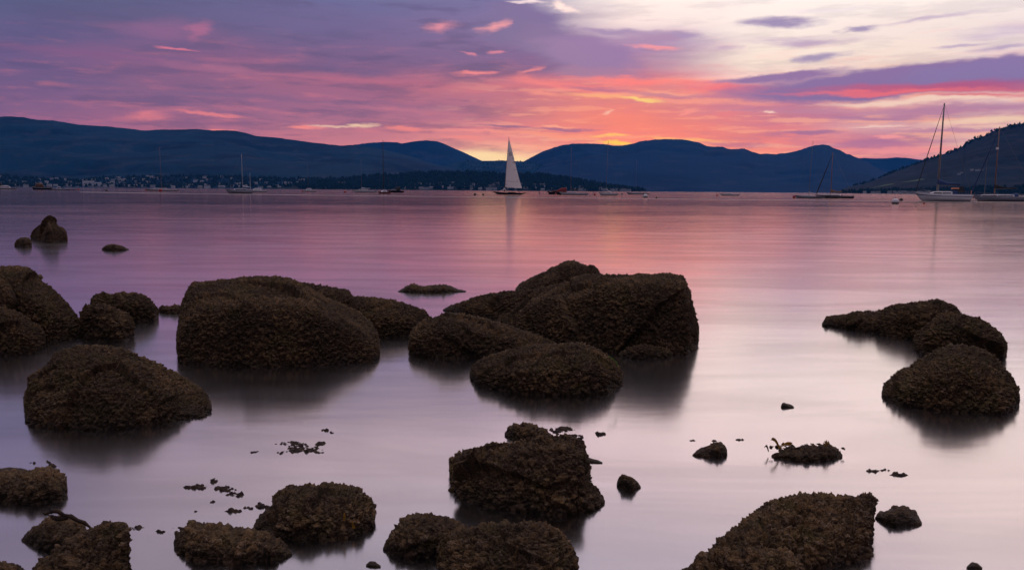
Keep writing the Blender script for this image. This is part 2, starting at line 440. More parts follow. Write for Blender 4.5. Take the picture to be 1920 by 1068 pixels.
HB = hill_mat('near_hillside', (.002, .018, .050), (.005, .034, .076), (.030, .045, .080), .0022)
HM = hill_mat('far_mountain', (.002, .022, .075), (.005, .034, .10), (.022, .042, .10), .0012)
HRm = hill_mat('right_hillside', (.008, .022, .045), (.003, .012, .028), (.034, .034, .050), .006, (.09, .14, .08))
HW = hill_mat('wooded_shore', (.006, .018, .030), (.008, .024, .034), (.026, .032, .040), .01)
hill('hills_left', [(-420,222),(-200,216),(0,219),(20,218),(45,220),(70,225),(100,226),(125,230),(150,234),(200,237),(240,241),(270,245),(300,243),(330,243),(370,242),(400,245),(420,244),(440,245),(460,249),(480,255),(520,258),(560,264),(600,269),(640,273),(660,272),(700,277),(740,285),(770,293),(800,303),(850,316),(900,326),(960,338),(1040,350),(1120,358)],
     2250, 5600, HB, label='long dark blue hills rising behind the town on the left', seed=2, rough=.10)
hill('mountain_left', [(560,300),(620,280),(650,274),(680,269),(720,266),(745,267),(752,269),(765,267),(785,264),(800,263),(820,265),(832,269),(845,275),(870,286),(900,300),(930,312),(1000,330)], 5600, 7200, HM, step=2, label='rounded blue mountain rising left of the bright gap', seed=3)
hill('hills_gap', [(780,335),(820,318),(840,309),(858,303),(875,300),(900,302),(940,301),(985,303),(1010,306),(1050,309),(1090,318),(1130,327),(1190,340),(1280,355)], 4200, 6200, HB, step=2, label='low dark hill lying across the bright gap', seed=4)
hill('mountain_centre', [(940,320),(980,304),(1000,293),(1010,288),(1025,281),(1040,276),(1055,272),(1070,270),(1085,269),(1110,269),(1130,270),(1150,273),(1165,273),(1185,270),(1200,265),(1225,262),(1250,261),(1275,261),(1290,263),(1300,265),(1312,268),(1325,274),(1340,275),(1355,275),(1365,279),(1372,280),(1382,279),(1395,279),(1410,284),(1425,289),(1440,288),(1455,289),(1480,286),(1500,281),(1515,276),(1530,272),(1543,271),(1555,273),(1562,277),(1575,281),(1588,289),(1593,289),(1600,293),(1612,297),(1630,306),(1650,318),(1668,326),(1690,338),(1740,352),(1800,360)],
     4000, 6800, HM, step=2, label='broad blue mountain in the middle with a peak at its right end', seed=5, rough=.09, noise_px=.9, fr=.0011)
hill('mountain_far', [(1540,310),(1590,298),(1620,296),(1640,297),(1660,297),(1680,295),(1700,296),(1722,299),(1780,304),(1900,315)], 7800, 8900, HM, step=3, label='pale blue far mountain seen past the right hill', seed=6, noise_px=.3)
hill('hills_right', [(1560,362),(1590,351),(1620,344),(1640,337),(1655,331),(1680,320),(1700,313),(1720,306),(1740,298),(1770,289),(1795,279),(1808,273),(1812,267),(1830,259),(1845,255),(1860,247),(1880,239),(1900,234),(1920,231),(2000,218),(2100,206),(2300,190)],
     1700, 3300, HRm, step=2, power=1.25, label='dark heathery hill with pine edge on the right shore', seed=7, noise_px=1.0, fr=.003)
hill('wooded_hill', [(500,346),(560,343),(620,340),(680,333),(760,327),(820,325),(880,325),(940,327),(1000,328),(1040,332),(1080,338),(1120,345),(1150,351),(1185,356),(1230,359)], 2180, 2650, HW, step=2, power=1.0, label='low wooded slope behind the shore houses', seed=8, noise_px=.6, rough=.03, fr=.006)

# trees: woodland mass along the far shore (nobody could count it)
def woodland(name, hn, n, px0, px1, d0, d1, hmin, hmax, label, material, seed=3):
    rnd = random.Random(seed); V = []; Fc = []
    for _ in range(n):
        px = rnd.uniform(px0, px1); d = rnd.uniform(d0, d1); a = uv(px, 350)[0]
        z = hill_z(hn, a, d)
        if z < .5: continue
        x, y = d * math.sin(a), d * math.cos(a); h = rnd.uniform(hmin, hmax); r = h * rnd.uniform(.28, .5); k = 5
        b = len(V); con = rnd.random() < .35; t0 = rnd.random() * 6
        V.append((x, y, z + h))
        for lev, rr in ((.62, .75 if not con else .42), (.18, 1.0)):
            for q in range(k):
                t = t0 + q * 2 * math.pi / k; V.append((x + r * rr * math.cos(t) * rnd.uniform(.75, 1.2), y + r * rr * math.sin(t), z + h * lev * rnd.uniform(.85, 1.15)))
        for q in range(k):
            Fc.append((b, b + 1 + q, b + 1 + (q + 1) % k)); Fc.append((b + 1 + q, b + 1 + k + q, b + 1 + k + (q + 1) % k, b + 1 + (q + 1) % k))
    o = link(name, new_mesh(name, V, Fc, material)); tag(o, label, 'woodland', None, 'stuff'); return o
TM = hill_mat('tree_foliage', (.008, .026, .042), (.012, .034, .050), (.020, .036, .050), .05)
woodland('woodland', 'wooded_hill', 3600, 560, 1210, 2190, 2660, 7, 15, 'dark woodland on the low slope behind the yacht', TM, 5)
woodland('woodland', 'hills_left', 2300, -30, 700, 2300, 2900, 6, 12, 'dark trees growing among the houses of the far town', TM, 6)
woodland('woodland', 'hills_right', 420, 1600, 2050, 3180, 3310, 5, 11, 'dark pines along the crest of the right hill', TM, 8)
woodland('woodland', 'hills_right', 900, 1560, 2050, 1715, 1900, 5, 11, 'dark trees along the foot of the right hill', TM, 10)
woodland('woodland', 'hills_gap', 500, 860, 1100, 5200, 6200, 8, 14, 'thin dark trees on the hill across the gap', TM, 9)

# ------------------------------------------------------------------ town houses (each its own object)
hm = [mat('house_wall_pale', (.48, .50, .55), .8), mat('house_wall_cream', (.40, .39, .40), .8), mat('house_wall_grey', (.36, .40, .46), .8)]
rm = [mat('slate_roof', (.05, .06, .08), .7), mat('grey_roof', (.14, .15, .18), .7)]
def house_mesh(L, W, H, RH, wm, rfm, chim=True, gable=False):
    a, b = L / 2, W / 2
    V = [(-a, -b, -2), (a, -b, -2), (a, b, -2), (-a, b, -2), (-a, -b, H), (a, -b, H), (a, b, H), (-a, b, H), (-a, 0, H + RH), (a, 0, H + RH)]
    Fc = [(0, 1, 5, 4), (1, 2, 6, 5), (2, 3, 7, 6), (3, 0, 4, 7), (4, 7, 8), (5, 9, 6), (3, 2, 1, 0)]
    e = .35; n0 = len(Fc)
    V += [(-a - e, -b - e, H - .25), (a + e, -b - e, H - .25), (a + e, 0, H + RH + .12), (-a - e, 0, H + RH + .12), (a + e, b + e, H - .25), (-a - e, b + e, H - .25)]
    Fc += [(10, 11, 12, 13), (13, 12, 14, 15)]
    if chim:
        cv, cf = box((a * .8, 0, H + RH + .3), (.9, .8, 1.8)); o = len(V); V += cv; Fc += [tuple(i + o for i in q) for q in cf]
    me = new_mesh('house', V, Fc); me.materials.append(wm); me.materials.append(rfm)
    for i, p in enumerate(me.polygons):
        if n0 <= i < n0 + 2: p.material_index = 1
    return me
hmesh = []
for i in range(9):
    r = random.Random(i + 40)
    hmesh.append(house_mesh(r.uniform(8, 16), r.uniform(6, 8), r.uniform(3.4, 6.6), r.uniform(1.6, 2.8), hm[i % 3], rm[i % 2], i % 2 == 0))
def put_house(px, d, hn, me, label, group, rz=0, name='house', cat='house'):
    a = uv(px, 350)[0]; z = max(hill_z(hn, a, d), 1.0)
    o = link(name, me, None, (d * math.sin(a), d * math.cos(a), z)); o.rotation_euler = (0, 0, rz - a)
    o.scale = (.62, .62, .7) if hn == 'hills_right' else (1, 1, 1); tag(o, label, cat, group); return o
rr = random.Random(11)
def spread(n, px0, px1, d0, d1, hn, label, group, mindx=3.2, ladd=0.0, pal=range(9)):
    done = []; k = 0; tries = 0
    while k < n and tries < n * 60:
        tries += 1
        px = rr.uniform(px0, px1); d = d0 + (d1 - d0) * rr.random() ** 1.25
        if any(abs(px - q) < mindx and abs(d - e) < 45 for q, e in done): continue
        done.append((px, d)); k += 1
        put_house(px, d, hn, hmesh[rr.choice(list(pal))], label, group, rr.uniform(-.5, .5))
spread(118, -12, 420, 2290, 2860, 'hills_left', 'tiny pale house of the far town under the left hills', 'houses of the far town on the left')
spread(46, 420, 700, 2290, 2700, 'hills_left', 'tiny house among trees on the far shore left of the dark-masted boat', 'houses on the far shore between town and woodland')
spread(56, 740, 1010, 2192, 2330, 'wooded_hill', 'tiny white shore house under the woodland near the sailing yacht', 'houses along the wooded shore', 3.0)
spread(26, 1010, 1180, 2192, 2290, 'wooded_hill', 'tiny shore house at the thin right end of the woodland', 'houses at the right end of the wooded shore')
spread(16, 1610, 1745, 1715, 1745, 'hills_right', 'tiny pale cottage at the foot of the right hill', 'cottages at the foot of the right hill', 4)
spread(5, 1790, 1845, 2250, 2290, 'hills_right', 'tiny pale farmhouse partway up the right hill', 'farmhouses on the right hill', 4)
bigm = house_mesh(26, 12, 12, 3, hm[0], rm[1], False)
put_house(166, 2330, 'hills_left', bigm, 'largest white block standing in the far town on the left', None, .1, 'apartment_building', 'building')
put_house(183, 2330, 'hills_left', house_mesh(18, 12, 9, 3, hm[0], rm[1], True), 'second white block beside the largest building of the far town', None, -.1, 'apartment_building', 'building')
put_house(641, 2350, 'wooded_hill', house_mesh(19, 10, 7, 4, hm[1], rm[0], True), 'cream mansion alone among dark trees above the shore', None, 0, 'mansion', 'house')
put_house(612, 2260, 'wooded_hill', house_mesh(17, 10, 5, 3, hm[0], rm[0], True), 'long white house on the shore below the cream mansion', None, 0, 'villa', 'house')
put_house(922, 2215, 'wooded_hill', house_mesh(20, 10, 6, 7, hm[0], rm[0], True), 'tall gabled white villa on the shore just left of the yacht', None, .2, 'villa', 'house')
put_house(1016, 2270, 'wooded_hill', house_mesh(16, 10, 6, 5, hm[0], rm[0], True), 'bright white villa on the wooded slope right of the yacht sail', None, .1, 'villa', 'house')

# ------------------------------------------------------------------ seabed, water
def build_water():
    mm = bpy.data.materials.new('sea_water'); mm.use_nodes = True; T = NT(mm.node_tree); T.n.clear()
    g = T.node('ShaderNodeNewGeometry'); pos = g.outputs['Position']
    px_, py_, _ = T.sep(pos)
    lw = T.node('ShaderNodeLayerWeight'); lw.inputs['Blend'].default_value = .5
    facing = lw.outputs['Facing']
    refl = T.mr(facing, .35, .92, .66, .97)
    streak = T.noise(T.vm('MULTIPLY', pos, (.35, 1.3, 1)), .8, 5, .6, .8)
    streak2 = T.noise(T.vm('MULTIPLY', pos, (.02, .10, 1)), .9, 5, .6, .5)
    rough = T.m('ADD', T.mr(streak, .3, .7, .15, .18), T.mr(streak2, .35, .65, -.012, .015))
    rough = T.m('SUBTRACT', rough, T.mr(py_, 10, 100, 0, .065, smooth=False))
    bh = T.noise(T.vm('MULTIPLY', pos, (.5, 1.6, 1)), 1.1, 3, .5)
    bump = T.node('ShaderNodeBump'); T._in(bump.inputs['Strength'], T.mr(py_, 5, 60, .10, 0.0)); bump.inputs['Distance'].default_value = .03
    T._in(bump.inputs['Height'], bh)
    gl = T.node('ShaderNodeBsdfGlossy'); gl.distribution = 'GGX'; T._in(gl.inputs['Roughness'], rough)
    sheen = T.mr(T.noise(T.vm('MULTIPLY', pos, (.22, .95, 1)), .9, 5, .55, .7), .38, .62, .86, 1.0)
    T._in(gl.inputs['Color'], T.mix(1.0, T.xyz(sheen, sheen, sheen), T.mix(T.mr(py_, 8, 60), (.99, .96, .95), (1.0, .86, .79)), 'MULTIPLY')); T.l.new(bump.outputs[0], gl.inputs['Normal'])
    tr = T.node('ShaderNodeBsdfTransparent')
    T._in(tr.inputs[0], (.62, .50, .40))
    mx = T.node('ShaderNodeMixShader'); T._in(mx.inputs[0], refl); T.l.new(tr.outputs[0], mx.inputs[1]); T.l.new(gl.outputs[0], mx.inputs[2])
    out = T.node('ShaderNodeOutputMaterial'); T.l.new(mx.outputs[0], out.inputs[0])
    rows = [-3, 0, 3, 6, 10, 16, 25, 40, 70, 120, 250, 500, 1000, 2000, 4000, 7000, 10300]
    P = np.array([[(x, y, 0.0) for y in rows] for x in (-9000, -4000, -1000, -200, -30, 0, 30, 200, 1000, 4000, 9000)])
    tag(link('water', grid_mesh('water', P, material=mm)), 'still pink and lavender sea water', None, None, 'structure')
    sb = bpy.data.materials.new('seabed_weed'); sb.use_nodes = True; T = NT(sb.node_tree); b = T.n['Principled BSDF']
    g = T.node('ShaderNodeNewGeometry').outputs['Position']
    n = T.noise(g, 1.2, 6, .6, .5); n2 = T.noise(g, 9, 6, .65)
    k = T.mix(T.mr(n, .4, .6), (.045, .030, .014), (.12, .078, .032)); k = T.mix(T.mr(n2, .5, .65, 0, .7), k, (.08, .085, .03))
    T.l.new(k, b.inputs['Base Color']); b.inputs['Roughness'].default_value = .9; b.inputs['Specular IOR Level'].default_value = .1
    xs = np.concatenate([[-9000, -2000, -300, -60], np.arange(-16, 16.1, .25), [60, 300, 2000, 9000]])
    ys = np.concatenate([np.arange(-3, 22.1, .25), [30, 60, 150, 600, 3000, 10300]])
    X, Y = np.meshgrid(xs, ys, indexing='ij')
    Z = -.18 - np.clip(Y - 3, 0, 200) * .05 + .10 * fbm(np.stack([X.ravel(), Y.ravel(), 0 * X.ravel()], -1), 4, 3).reshape(X.shape)
    Z = np.minimum(Z, -.06); Z = np.where(Y > 100, -12, Z)
    tag(link('seabed', grid_mesh('seabed', np.stack([X, Y, Z], -1), material=sb)), 'brown weedy seabed under the shallow water', None, None, 'structure')
build_water()

# ------------------------------------------------------------------ shore rocks
def rock_mat(name, tone=1.0, green=0.0):
    mm = bpy.data.materials.new(name); mm.use_nodes = True; T = NT(mm.node_tree); b = T.n['Principled BSDF']
    g = T.node('ShaderNodeNewGeometry').outputs['Position']
    t = lambda c: tuple(x * tone for x in c)
    w = T.vm('ADD', g, T.vm('MULTIPLY', T.noise(g, 9, 3, .6, color=True), (.08, .08, .08)))
    at = T.node('ShaderNodeAttribute'); at.attribute_name = 'tuft'; tx, ty, _ = T.sep(at.outputs['Vector'])
    n = T.noise(g, 3.2, 6, .65, .4); n2 = T.noise(g, 30, 6, .72); n3 = T.noise(g, 110, 4, .75)
    k = T.mix(T.mr(n, .38, .62), t((.062, .041, .026)), t((.034, .025, .017)))
    k = T.mix(T.mr(tx, .3, .95, 0, .8), k, t((.170, .118, .066)))                       # weed tufts
    k = T.mix(T.mr(T.noise(g, 5.5, 5, .6), .53 - green, .66 - green, 0, .7), k, t((.055, .054, .020)))  # green algae
    k = T.mix(T.m('MULTIPLY', T.mr(ty, .80, .92), T.mr(n3, .35, .6, 0, .8)), k, t((.24, .20, .17)))   # barnacles
    k = T.mix(T.mr(n2, .56, .70, 0, .7), k, t((.17, .12, .072)))
    k = T.mix(T.mr(n2, .51, .38, 0, .9), k, t((.012, .008, .006)))
    k = T.mix(T.mr(n3, .50, .38, 0, .85), k, t((.012, .009, .007)))
    k = T.mix(T.mr(n3, .58, .70, 0, .75), k, t((.36, .30, .235)))
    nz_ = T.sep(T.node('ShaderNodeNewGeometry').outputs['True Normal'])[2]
    k = T.mix(T.m('MULTIPLY', T.mr(nz_, .3, .85, 0, .28), T.mr(n, .35, .6, .2, 1)), k, t((.19, .145, .080)))   # gold painted on up-facing faces, standing in for lit tops
    wet = T.mr(T.m('ADD', T.sep(g)[2], T.m('MULTIPLY', n2, .06)), .11, .05)               # wet tide band
    k = T.mix(T.m('MULTIPLY', wet, .55), k, t((.010, .008, .007)))
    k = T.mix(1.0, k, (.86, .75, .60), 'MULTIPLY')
    k = T.mix(T.mr(T.noise(g, 2.1, 4, .6), .42, .60, .45, 0), k, t((.012, .009, .008)))   # black crusted patches
    T.l.new(k, b.inputs['Base Color']); b.inputs['Specular IOR Level'].default_value = .14
    T.l.new(T.m('SUBTRACT', T.mr(n2, .3, .7, .65, 1), T.m('MULTIPLY', wet, .25)), b.inputs['Roughness'])
    bp = T.node('ShaderNodeBump'); bp.inputs['Strength'].default_value = .5; bp.inputs['Distance'].default_value = .012
    h = T.m('ADD', T.m('MULTIPLY', T.vor(w, 75), -.7), n3); T._in(bp.inputs['Height'], h)
    T.l.new(bp.outputs[0], b.inputs['Normal'])
    return mm
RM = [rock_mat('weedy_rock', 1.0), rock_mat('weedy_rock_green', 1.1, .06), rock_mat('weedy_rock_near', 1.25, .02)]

def catmull(C, t):
    """C (K,N,2) controls, t (M,) in [0,K-1] -> (M,N,2)"""
    K = len(C); i = np.clip(np.floor(t).astype(int), 0, K - 2); f = (t - i)[:, None, None]
    p0 = C[np.maximum(i - 1, 0)]; p1 = C[i]; p2 = C[i + 1]; p3 = C[np.minimum(i + 2, K - 1)]
    m1 = (p2 - p0) * .42; m2 = (p3 - p1) * .42
    return (2 * f**3 - 3 * f**2 + 1) * p1 + (f**3 - 2 * f**2 + f) * m1 + (-2 * f**3 + 3 * f**2) * p2 + (f**3 - f**2) * m2

def smooth1(a, n):
    for _ in range(n):
        b = a.copy(); b[1:-1] = (a[:-2] + 2 * a[1:-1] + a[2:]) / 4; a = b
    return a
def rock(label, top, base, T, c=.45, ridge=None, rf=.2, box=.6, seed=1, mi=0, lump=1.0, big=.05, group='weed covered rocks of the shore', name='rock', cat='rock', parent=None, end=3.0, dens=1.0, facet=1.0):
    x0, x1 = top[0][0], top[-1][0]
    n = int(max(30, (x1 - x0) / 1.1 * dens)); s = (np.arange(n) + .5) / n
    e = .5 - .5 * np.cos(np.pi * s); s = .65 * s + .35 * e; px = x0 + (x1 - x0) * s
    ip = lambda pts: np.interp(px, [p[0] for p in pts], [p[1] for p in pts])
    k = 2
    yt = smooth1(ip(top), k); yb = smooth1(ip(base), k * 2)
    yt = np.minimum(yt, yb - .5)
    rnd = np.clip(1 - np.abs(2 * s - 1) ** end, 0, 1) ** (1 / end)
    Yb = G(px, yb)[:, 1]; Yg = np.minimum(G(px, yt)[:, 1], 400.0)
    TR = np.minimum(T * rnd, np.maximum(Yg - Yb, 0) * .90); TR = smooth1(TR, 3); Yc = Yb + c * TR; Ye = Yb + TR
    zc = PY(px, yt, Yc)[:, 2]; zc = np.maximum(zc, .01)
    ud = min(.35, float(zc.max()) * 1.0 + .03)
    C = [np.stack([Yb - .04 * TR - .02, 0 * zc - ud], -1), np.stack([Yb, 0 * zc], -1)]
    if ridge is not None:
        Yr = Yb + rf * TR; zr = np.clip(PY(px, smooth1(ip(ridge), k), Yr)[:, 2], .02 * zc, zc * .93)
        C.append(np.stack([Yb + (Yr - Yb) * .35, zr * .62], -1)); C.append(np.stack([Yr, zr], -1))
        C.append(np.stack([Yr * .5 + Yc * .5, zr * .42 + zc * .58], -1))
    else:
        for a in (R(28), R(58)):
            C.append(np.stack([Yb + (Yc - Yb) * (1 - math.cos(a)), zc * math.sin(a) ** box], -1))
    C.append(np.stack([Yc, zc], -1))
    C.append(np.stack([Yc + (Ye - Yc) * .55, zc * .72], -1)); C.append(np.stack([Ye, 0 * zc - .02], -1)); C.append(np.stack([Ye + .03, 0 * zc - ud], -1))
    C = np.array(C); K = len(C)
    hpx = float(np.max(yb - yt)); mf = int(max(18, hpx / .85 * dens)); kb = K - 4   # index of the crest
    t = np.concatenate([np.linspace(0, 1, 5)[:-1], np.linspace(1, kb, mf)[:-1], np.linspace(kb, K - 1, max(12, mf // 3))])
    Q = catmull(C, t)                                  # (M,n,2)
    az = np.arctan2(*[ray(px, (yt + yb) / 2)[:, q] for q in (0, 1)])
    def build(sc):
        Y = Q[..., 0]; Z = np.where(Q[..., 1] > 0, Q[..., 1] * sc, Q[..., 1])
        return np.stack([Y * np.tan(az)[None, :], Y, Z], -1)
    sc = np.ones(n)
    for _ in range(6):
        P = build(sc); py = proj(P.reshape(-1, 3))[1].reshape(P.shape[:2]).min(0)
        j = (py - yt) / np.maximum(yb - yt, 2); sc = np.clip(sc * (1 + .8 * j), .25, 1.6)
    P = build(smooth1(sc, 2)).transpose(1, 0, 2)       # (n,M,3)
    du = np.gradient(P, axis=0); dv = np.gradient(P, axis=1); N = np.cross(du, dv)
    N /= np.linalg.norm(N, axis=-1, keepdims=True) + 1e-12
    # face outwards
    cen = P.reshape(-1, 3).mean(0)
    if ((P - cen) * N).sum() < 0: N = -N
    for q, wq in ((0, 1), (1, .8), (2, .5), (3, .25)):
        for qq, sg in ((q, -1.), (n - 1 - q, 1.)):
            N[qq] = N[qq] * (1 - wq) + wq * np.array([sg, -.05, 0.1])
    F = P.reshape(-1, 3); size = float(np.ptp(F[:, 0])); hh = max(float(F[:, 2].max()), .03)
    sz = min(size, hh * 2.2)
    tt = np.clip((t - .6) / (kb - .6), 0, 1); envt = np.where(t < kb, np.sin(np.pi * tt) ** .6, np.where(t >= kb, .25, 0)); env = (np.clip(np.minimum(s, 1 - s) / .12, 0, 1) ** 1.2)[:, None] * envt[None, :]
    rg = np.random.RandomState(seed * 7 + 3); ns = max(7, int(10 * size / max(hh, .1) / 3)); idx = rg.choice(len(F), ns, replace=False); sd = F[idx]; gv = rg.normal(size=(ns, 3))
    Fw = F + .10 * sz * np.stack([fbm(F / (sz * .4), 3, seed + 60 + q) for q in range(3)], -1)
    dist = ((Fw[:, None, :] - sd[None]) ** 2).sum(-1); near = dist.argmin(1); rel = (F - sd[near]); fac = (rel * gv[near]).sum(1) / sz + rg.normal(size=ns)[near] * .25
    d = facet * .11 * sz * np.clip(fac, -1.2, 1.2) * env.reshape(-1)
    d += big * sz * .6 * fbm(F / max(sz * .5, .05), 4, seed, .55) * (.25 + .75 * env.reshape(-1))
    d += .012 * min(1, hh / .12) * fbm(F * 7 , 4, seed + 9, .6)
    L = lump * min(1, hh / .10) * (1 + .3 * min(1, max(0, (float(Yb.mean()) - 5) / 3.5)))
    f1, cl = worley(F * 29 + .5 * np.stack([vnoise(F * 17, 5), vnoise(F * 17, 6), vnoise(F * 17, 7)], -1), seed + 3)
    d += L * .027 * (np.clip(1 - f1 * 1.2, 0, 1) ** .55 * (.25 + 1.0 * cl) - .35)
    f2, c2 = worley(F * 60, seed + 5)
    d += L * .015 * (np.clip(1 - f2 * 1.15, 0, 1) ** .6 * (.3 + c2) - .35)
    d += L * .006 * np.abs(fbm(F * 70, 2, seed + 31)) * 2
    d = d.reshape(P.shape[:2]) * (np.clip(.45 + np.minimum(px - x0, x1 - px) / 9, 0, 1) * np.clip(zc / .06, .2, 1))[:, None]
    P = P + N * d[..., None]
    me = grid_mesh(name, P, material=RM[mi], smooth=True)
    at = me.attributes.new('tuft', 'FLOAT_VECTOR', 'POINT'); at.data.foreach_set('vector', np.stack([cl, c2, f2], -1).reshape(-1).astype(np.float32))
    o = link(name, me, parent)
    if label: tag(o, label, cat, group)
    return o

rock('huge domed weedy rock cut by the left edge of the photo, behind a lower one',
     [(-90,560),(-60,522),(0,506),(20,505),(48,506),(72,520),(98,541),(120,564),(138,588),(150,604),(156,620)], [(-90,640),(0,645),(90,642),(156,632)], 1.7, seed=1, mi=1)
rock('lower brown rock at the left edge in front of the domed one',
     [(-60,590),(0,578),(30,583),(58,599),(78,614),(85,640)], [(-60,664),(0,668),(60,662),(85,650)], .8, seed=2)
rock('blocky brown rock between the domed rock and the purple channel',
     [(150,612),(153,590),(160,574),(178,570),(200,571),(222,580),(240,592),(249,610),(250,625)], [(150,632),(180,640),(230,640),(250,630)], .7, box=.45, seed=3)
rock('low rounded rock behind the blocky one, reaching out into the purple channel',
     [(170,566),(178,556),(195,549),(212,553),(225,549),(250,548),(272,555),(285,568),(294,578),(297,590)], [(170,590),(210,600),(260,606),(290,602),(297,594)], .7, seed=4, mi=1)
rock('thin strip of dark weedy stones joining two rocks across the purple channel',
     [(296,580),(304,573),(318,576),(332,572),(350,576)], [(296,585),(325,588),(350,586)], .25, seed=5, mi=0)
rock('low slab behind the largest left boulder, sloping down to the right',
     [(500,560),(520,528),(560,532),(600,540),(640,548),(662,556),(700,560),(740,564),(775,574),(795,584),(806,597),(808,612)], [(500,640),(720,632),(770,630),(800,618),(808,614)], 1.4, c=.4, box=.75, seed=6, mi=0)
rock('largest boulder on the left, flat topped with a dark sheer front face',
     [(333,655),(334,632),(340,604),(346,572),(354,548),(366,531),(400,528),(440,524),(480,520),(520,522),(560,532),(600,552),(640,572),(672,588),(692,606),(706,626),(711,650)],
     [(333,680),(400,686),(500,688),(600,686),(700,678),(711,670)], 2.0, c=.62, ridge=[(333,650),(345,612),(380,575),(430,568),(500,580),(560,574),(610,580),(660,600),(690,620),(711,655)], rf=.12, seed=7, end=4.5, facet=.6)
rock('wide greenish boulder at lower left, humped above its dark reflection',
     [(46,770),(48,748),(56,724),(62,704),(90,688),(118,664),(150,654),(180,652),(222,657),(260,667),(300,684),(340,704),(368,722),(388,742),(397,758)], [(46,784),(60,798),(150,806),(220,804),(300,792),(380,782),(397,768)], 1.15, c=.6, ridge=[(46,775),(70,722),(120,690),(180,678),(260,696),(330,730),(397,764)], rf=.28, seed=8, mi=1, end=3.5)
rock('brown wedge shaped rock left of the centre, high at its left end',
     [(767,650),(770,628),(780,612),(800,598),(830,592),(870,595),(910,600),(950,611),(1000,627),(1045,645)], [(767,664),(850,672),(950,668),(1045,656)], 1.1, c=.5, box=.5, seed=9)
rock('rounded oval boulder in the middle foreground of the wedge shaped rock',
     [(880,700),(890,684),(905,674),(940,662),(980,652),(1010,648),(1045,646),(1080,647),(1110,653),(1140,668),(1158,686),(1168,706)], [(880,706),(905,726),(980,738),(1080,742),(1140,736),(1168,718)], 1.0, c=.55, box=.6, seed=10, mi=1)
rock('narrow tail of weedy rock running left from the big square boulder',
     [(830,580),(850,572),(870,566),(910,554),(950,546),(990,546),(1030,552)], [(830,582),(880,590),(940,602),(1030,615)], .8, c=.5, box=.8, seed=11)
rock('peaked rock rising behind the big square boulder',
     [(966,541),(982,528),(1000,519),(1035,503),(1058,492),(1072,489),(1090,496),(1112,503),(1124,516),(1135,530)], [(966,544),(1020,549),(1100,554),(1135,552)], 1.2, c=.5, box=.8, seed=12)
rock('big square boulder right of centre with a sheer right side',
     [(932,600),(945,576),(975,558),(1005,545),(1050,532),(1100,518),(1140,517),(1200,515),(1250,516),(1278,518),(1284,534),(1292,556),(1298,584),(1305,608),(1309,632)], [(932,604),(990,630),(1060,646),(1150,660),(1240,668),(1290,664),(1309,648)], 2.0, c=.6, ridge=[(932,602),(960,575),(1020,560),(1080,540),(1130,533),(1200,530),(1270,532),(1296,575),(1309,640)], rf=.14, seed=13, end=5.5, facet=.8)
rock('low pale ledge at the foot of the big square boulder',
     [(1160,662),(1180,652),(1205,648),(1235,650),(1262,660)], [(1160,668),(1200,674),(1262,668)], .3, seed=14, mi=1)
rock('thin flat row of rock awash between the two biggest boulders',
     [(746,546),(758,540),(768,534),(778,533),(790,538),(806,536),(828,534),(848,538),(860,543),(874,545)], [(746,547),(800,550),(874,547)], .7, seed=15)
rock('long low rock at far right tapering to its left tip',
     [(1541,606),(1550,596),(1566,592),(1600,589),(1640,586),(1665,577),(1684,570),(1720,567),(1758,566),(1785,574),(1800,590)], [(1541,611),(1600,618),(1680,632),(1730,637),(1800,632)], .9, seed=16, big=.04)
rock('rough pointed rock between the long low one and the nearer dome on the right',
     [(1713,640),(1722,622),(1740,605),(1756,590),(1772,583),(1795,590),(1830,601),(1858,618),(1878,636),(1887,655)], [(1713,654),(1740,668),(1820,674),(1870,676),(1887,665)], .8, seed=17, mi=1)
rock('smooth domed rock nearest on the right, above a long dark reflection',
     [(1653,735),(1664,716),(1682,700),(1720,676),(1748,660),(1775,650),(1800,648),(1830,654),(1858,670),(1878,694),(1898,716),(1912,745)], [(1653,744),(1690,760),(1780,772),(1880,776),(1912,757)], 1.0, c=.55, seed=18, mi=1)
rock('block shaped rock in the centre foreground with a sloping right foot',
     [(844,885),(847,862),(858,850),(880,846),(895,848),(920,840),(960,838),(1000,830),(1030,822),(1062,818),(1086,830),(1090,845),(1096,870),(1103,895),(1116,915),(1134,938)], [(844,918),(870,938),(900,948),(960,956),(1050,962),(1110,956),(1134,944)], .62, c=.6, ridge=[(844,895),(860,868),(940,862),(1040,848),(1086,850),(1100,890),(1134,942)], rf=.25, seed=19, mi=2, end=4.5, lump=1.1)
rock('small round weedy stone peeping out behind the centre block',
     [(946,812),(955,801),(972,795),(990,794),(1005,800),(1022,806),(1040,822)], [(946,818),(985,828),(1040,832)], .25, seed=20, mi=2)
rock('broad lumpy rock cut by the bottom edge in the centre',
     [(822,1030),(826,1014),(840,1002),(880,997),(905,988),(930,984),(980,982),(1015,988),(1040,998),(1058,1018),(1074,1040),(1082,1065)], [(822,1080),(850,1100),(1000,1118),(1082,1095)], .45, c=.62, ridge=[(822,1045),(850,1030),(930,1020),(1010,1025),(1060,1050),(1082,1080)], rf=.3, seed=21, mi=2, lump=1.15)
rock('low rock with a pale tip lying left of the broad bottom rock',
     [(718,1028),(728,1010),(744,994),(756,976),(775,966),(800,964),(830,972),(856,980),(880,994),(900,1010)], [(718,1032),(760,1042),(850,1046),(900,1036)], .4, seed=22, mi=2)
rock('round topped rock with a yellow frond hanging on its right side',
     [(476,985),(490,966),(508,952),(525,930),(548,914),(575,912),(590,914),(610,910),(640,912),(668,916),(684,930),(698,948),(703,970)], [(476,990),(510,1006),(580,1012),(650,1008),(703,990)], .5, c=.6, box=.5, seed=23, mi=2, lump=1.1)
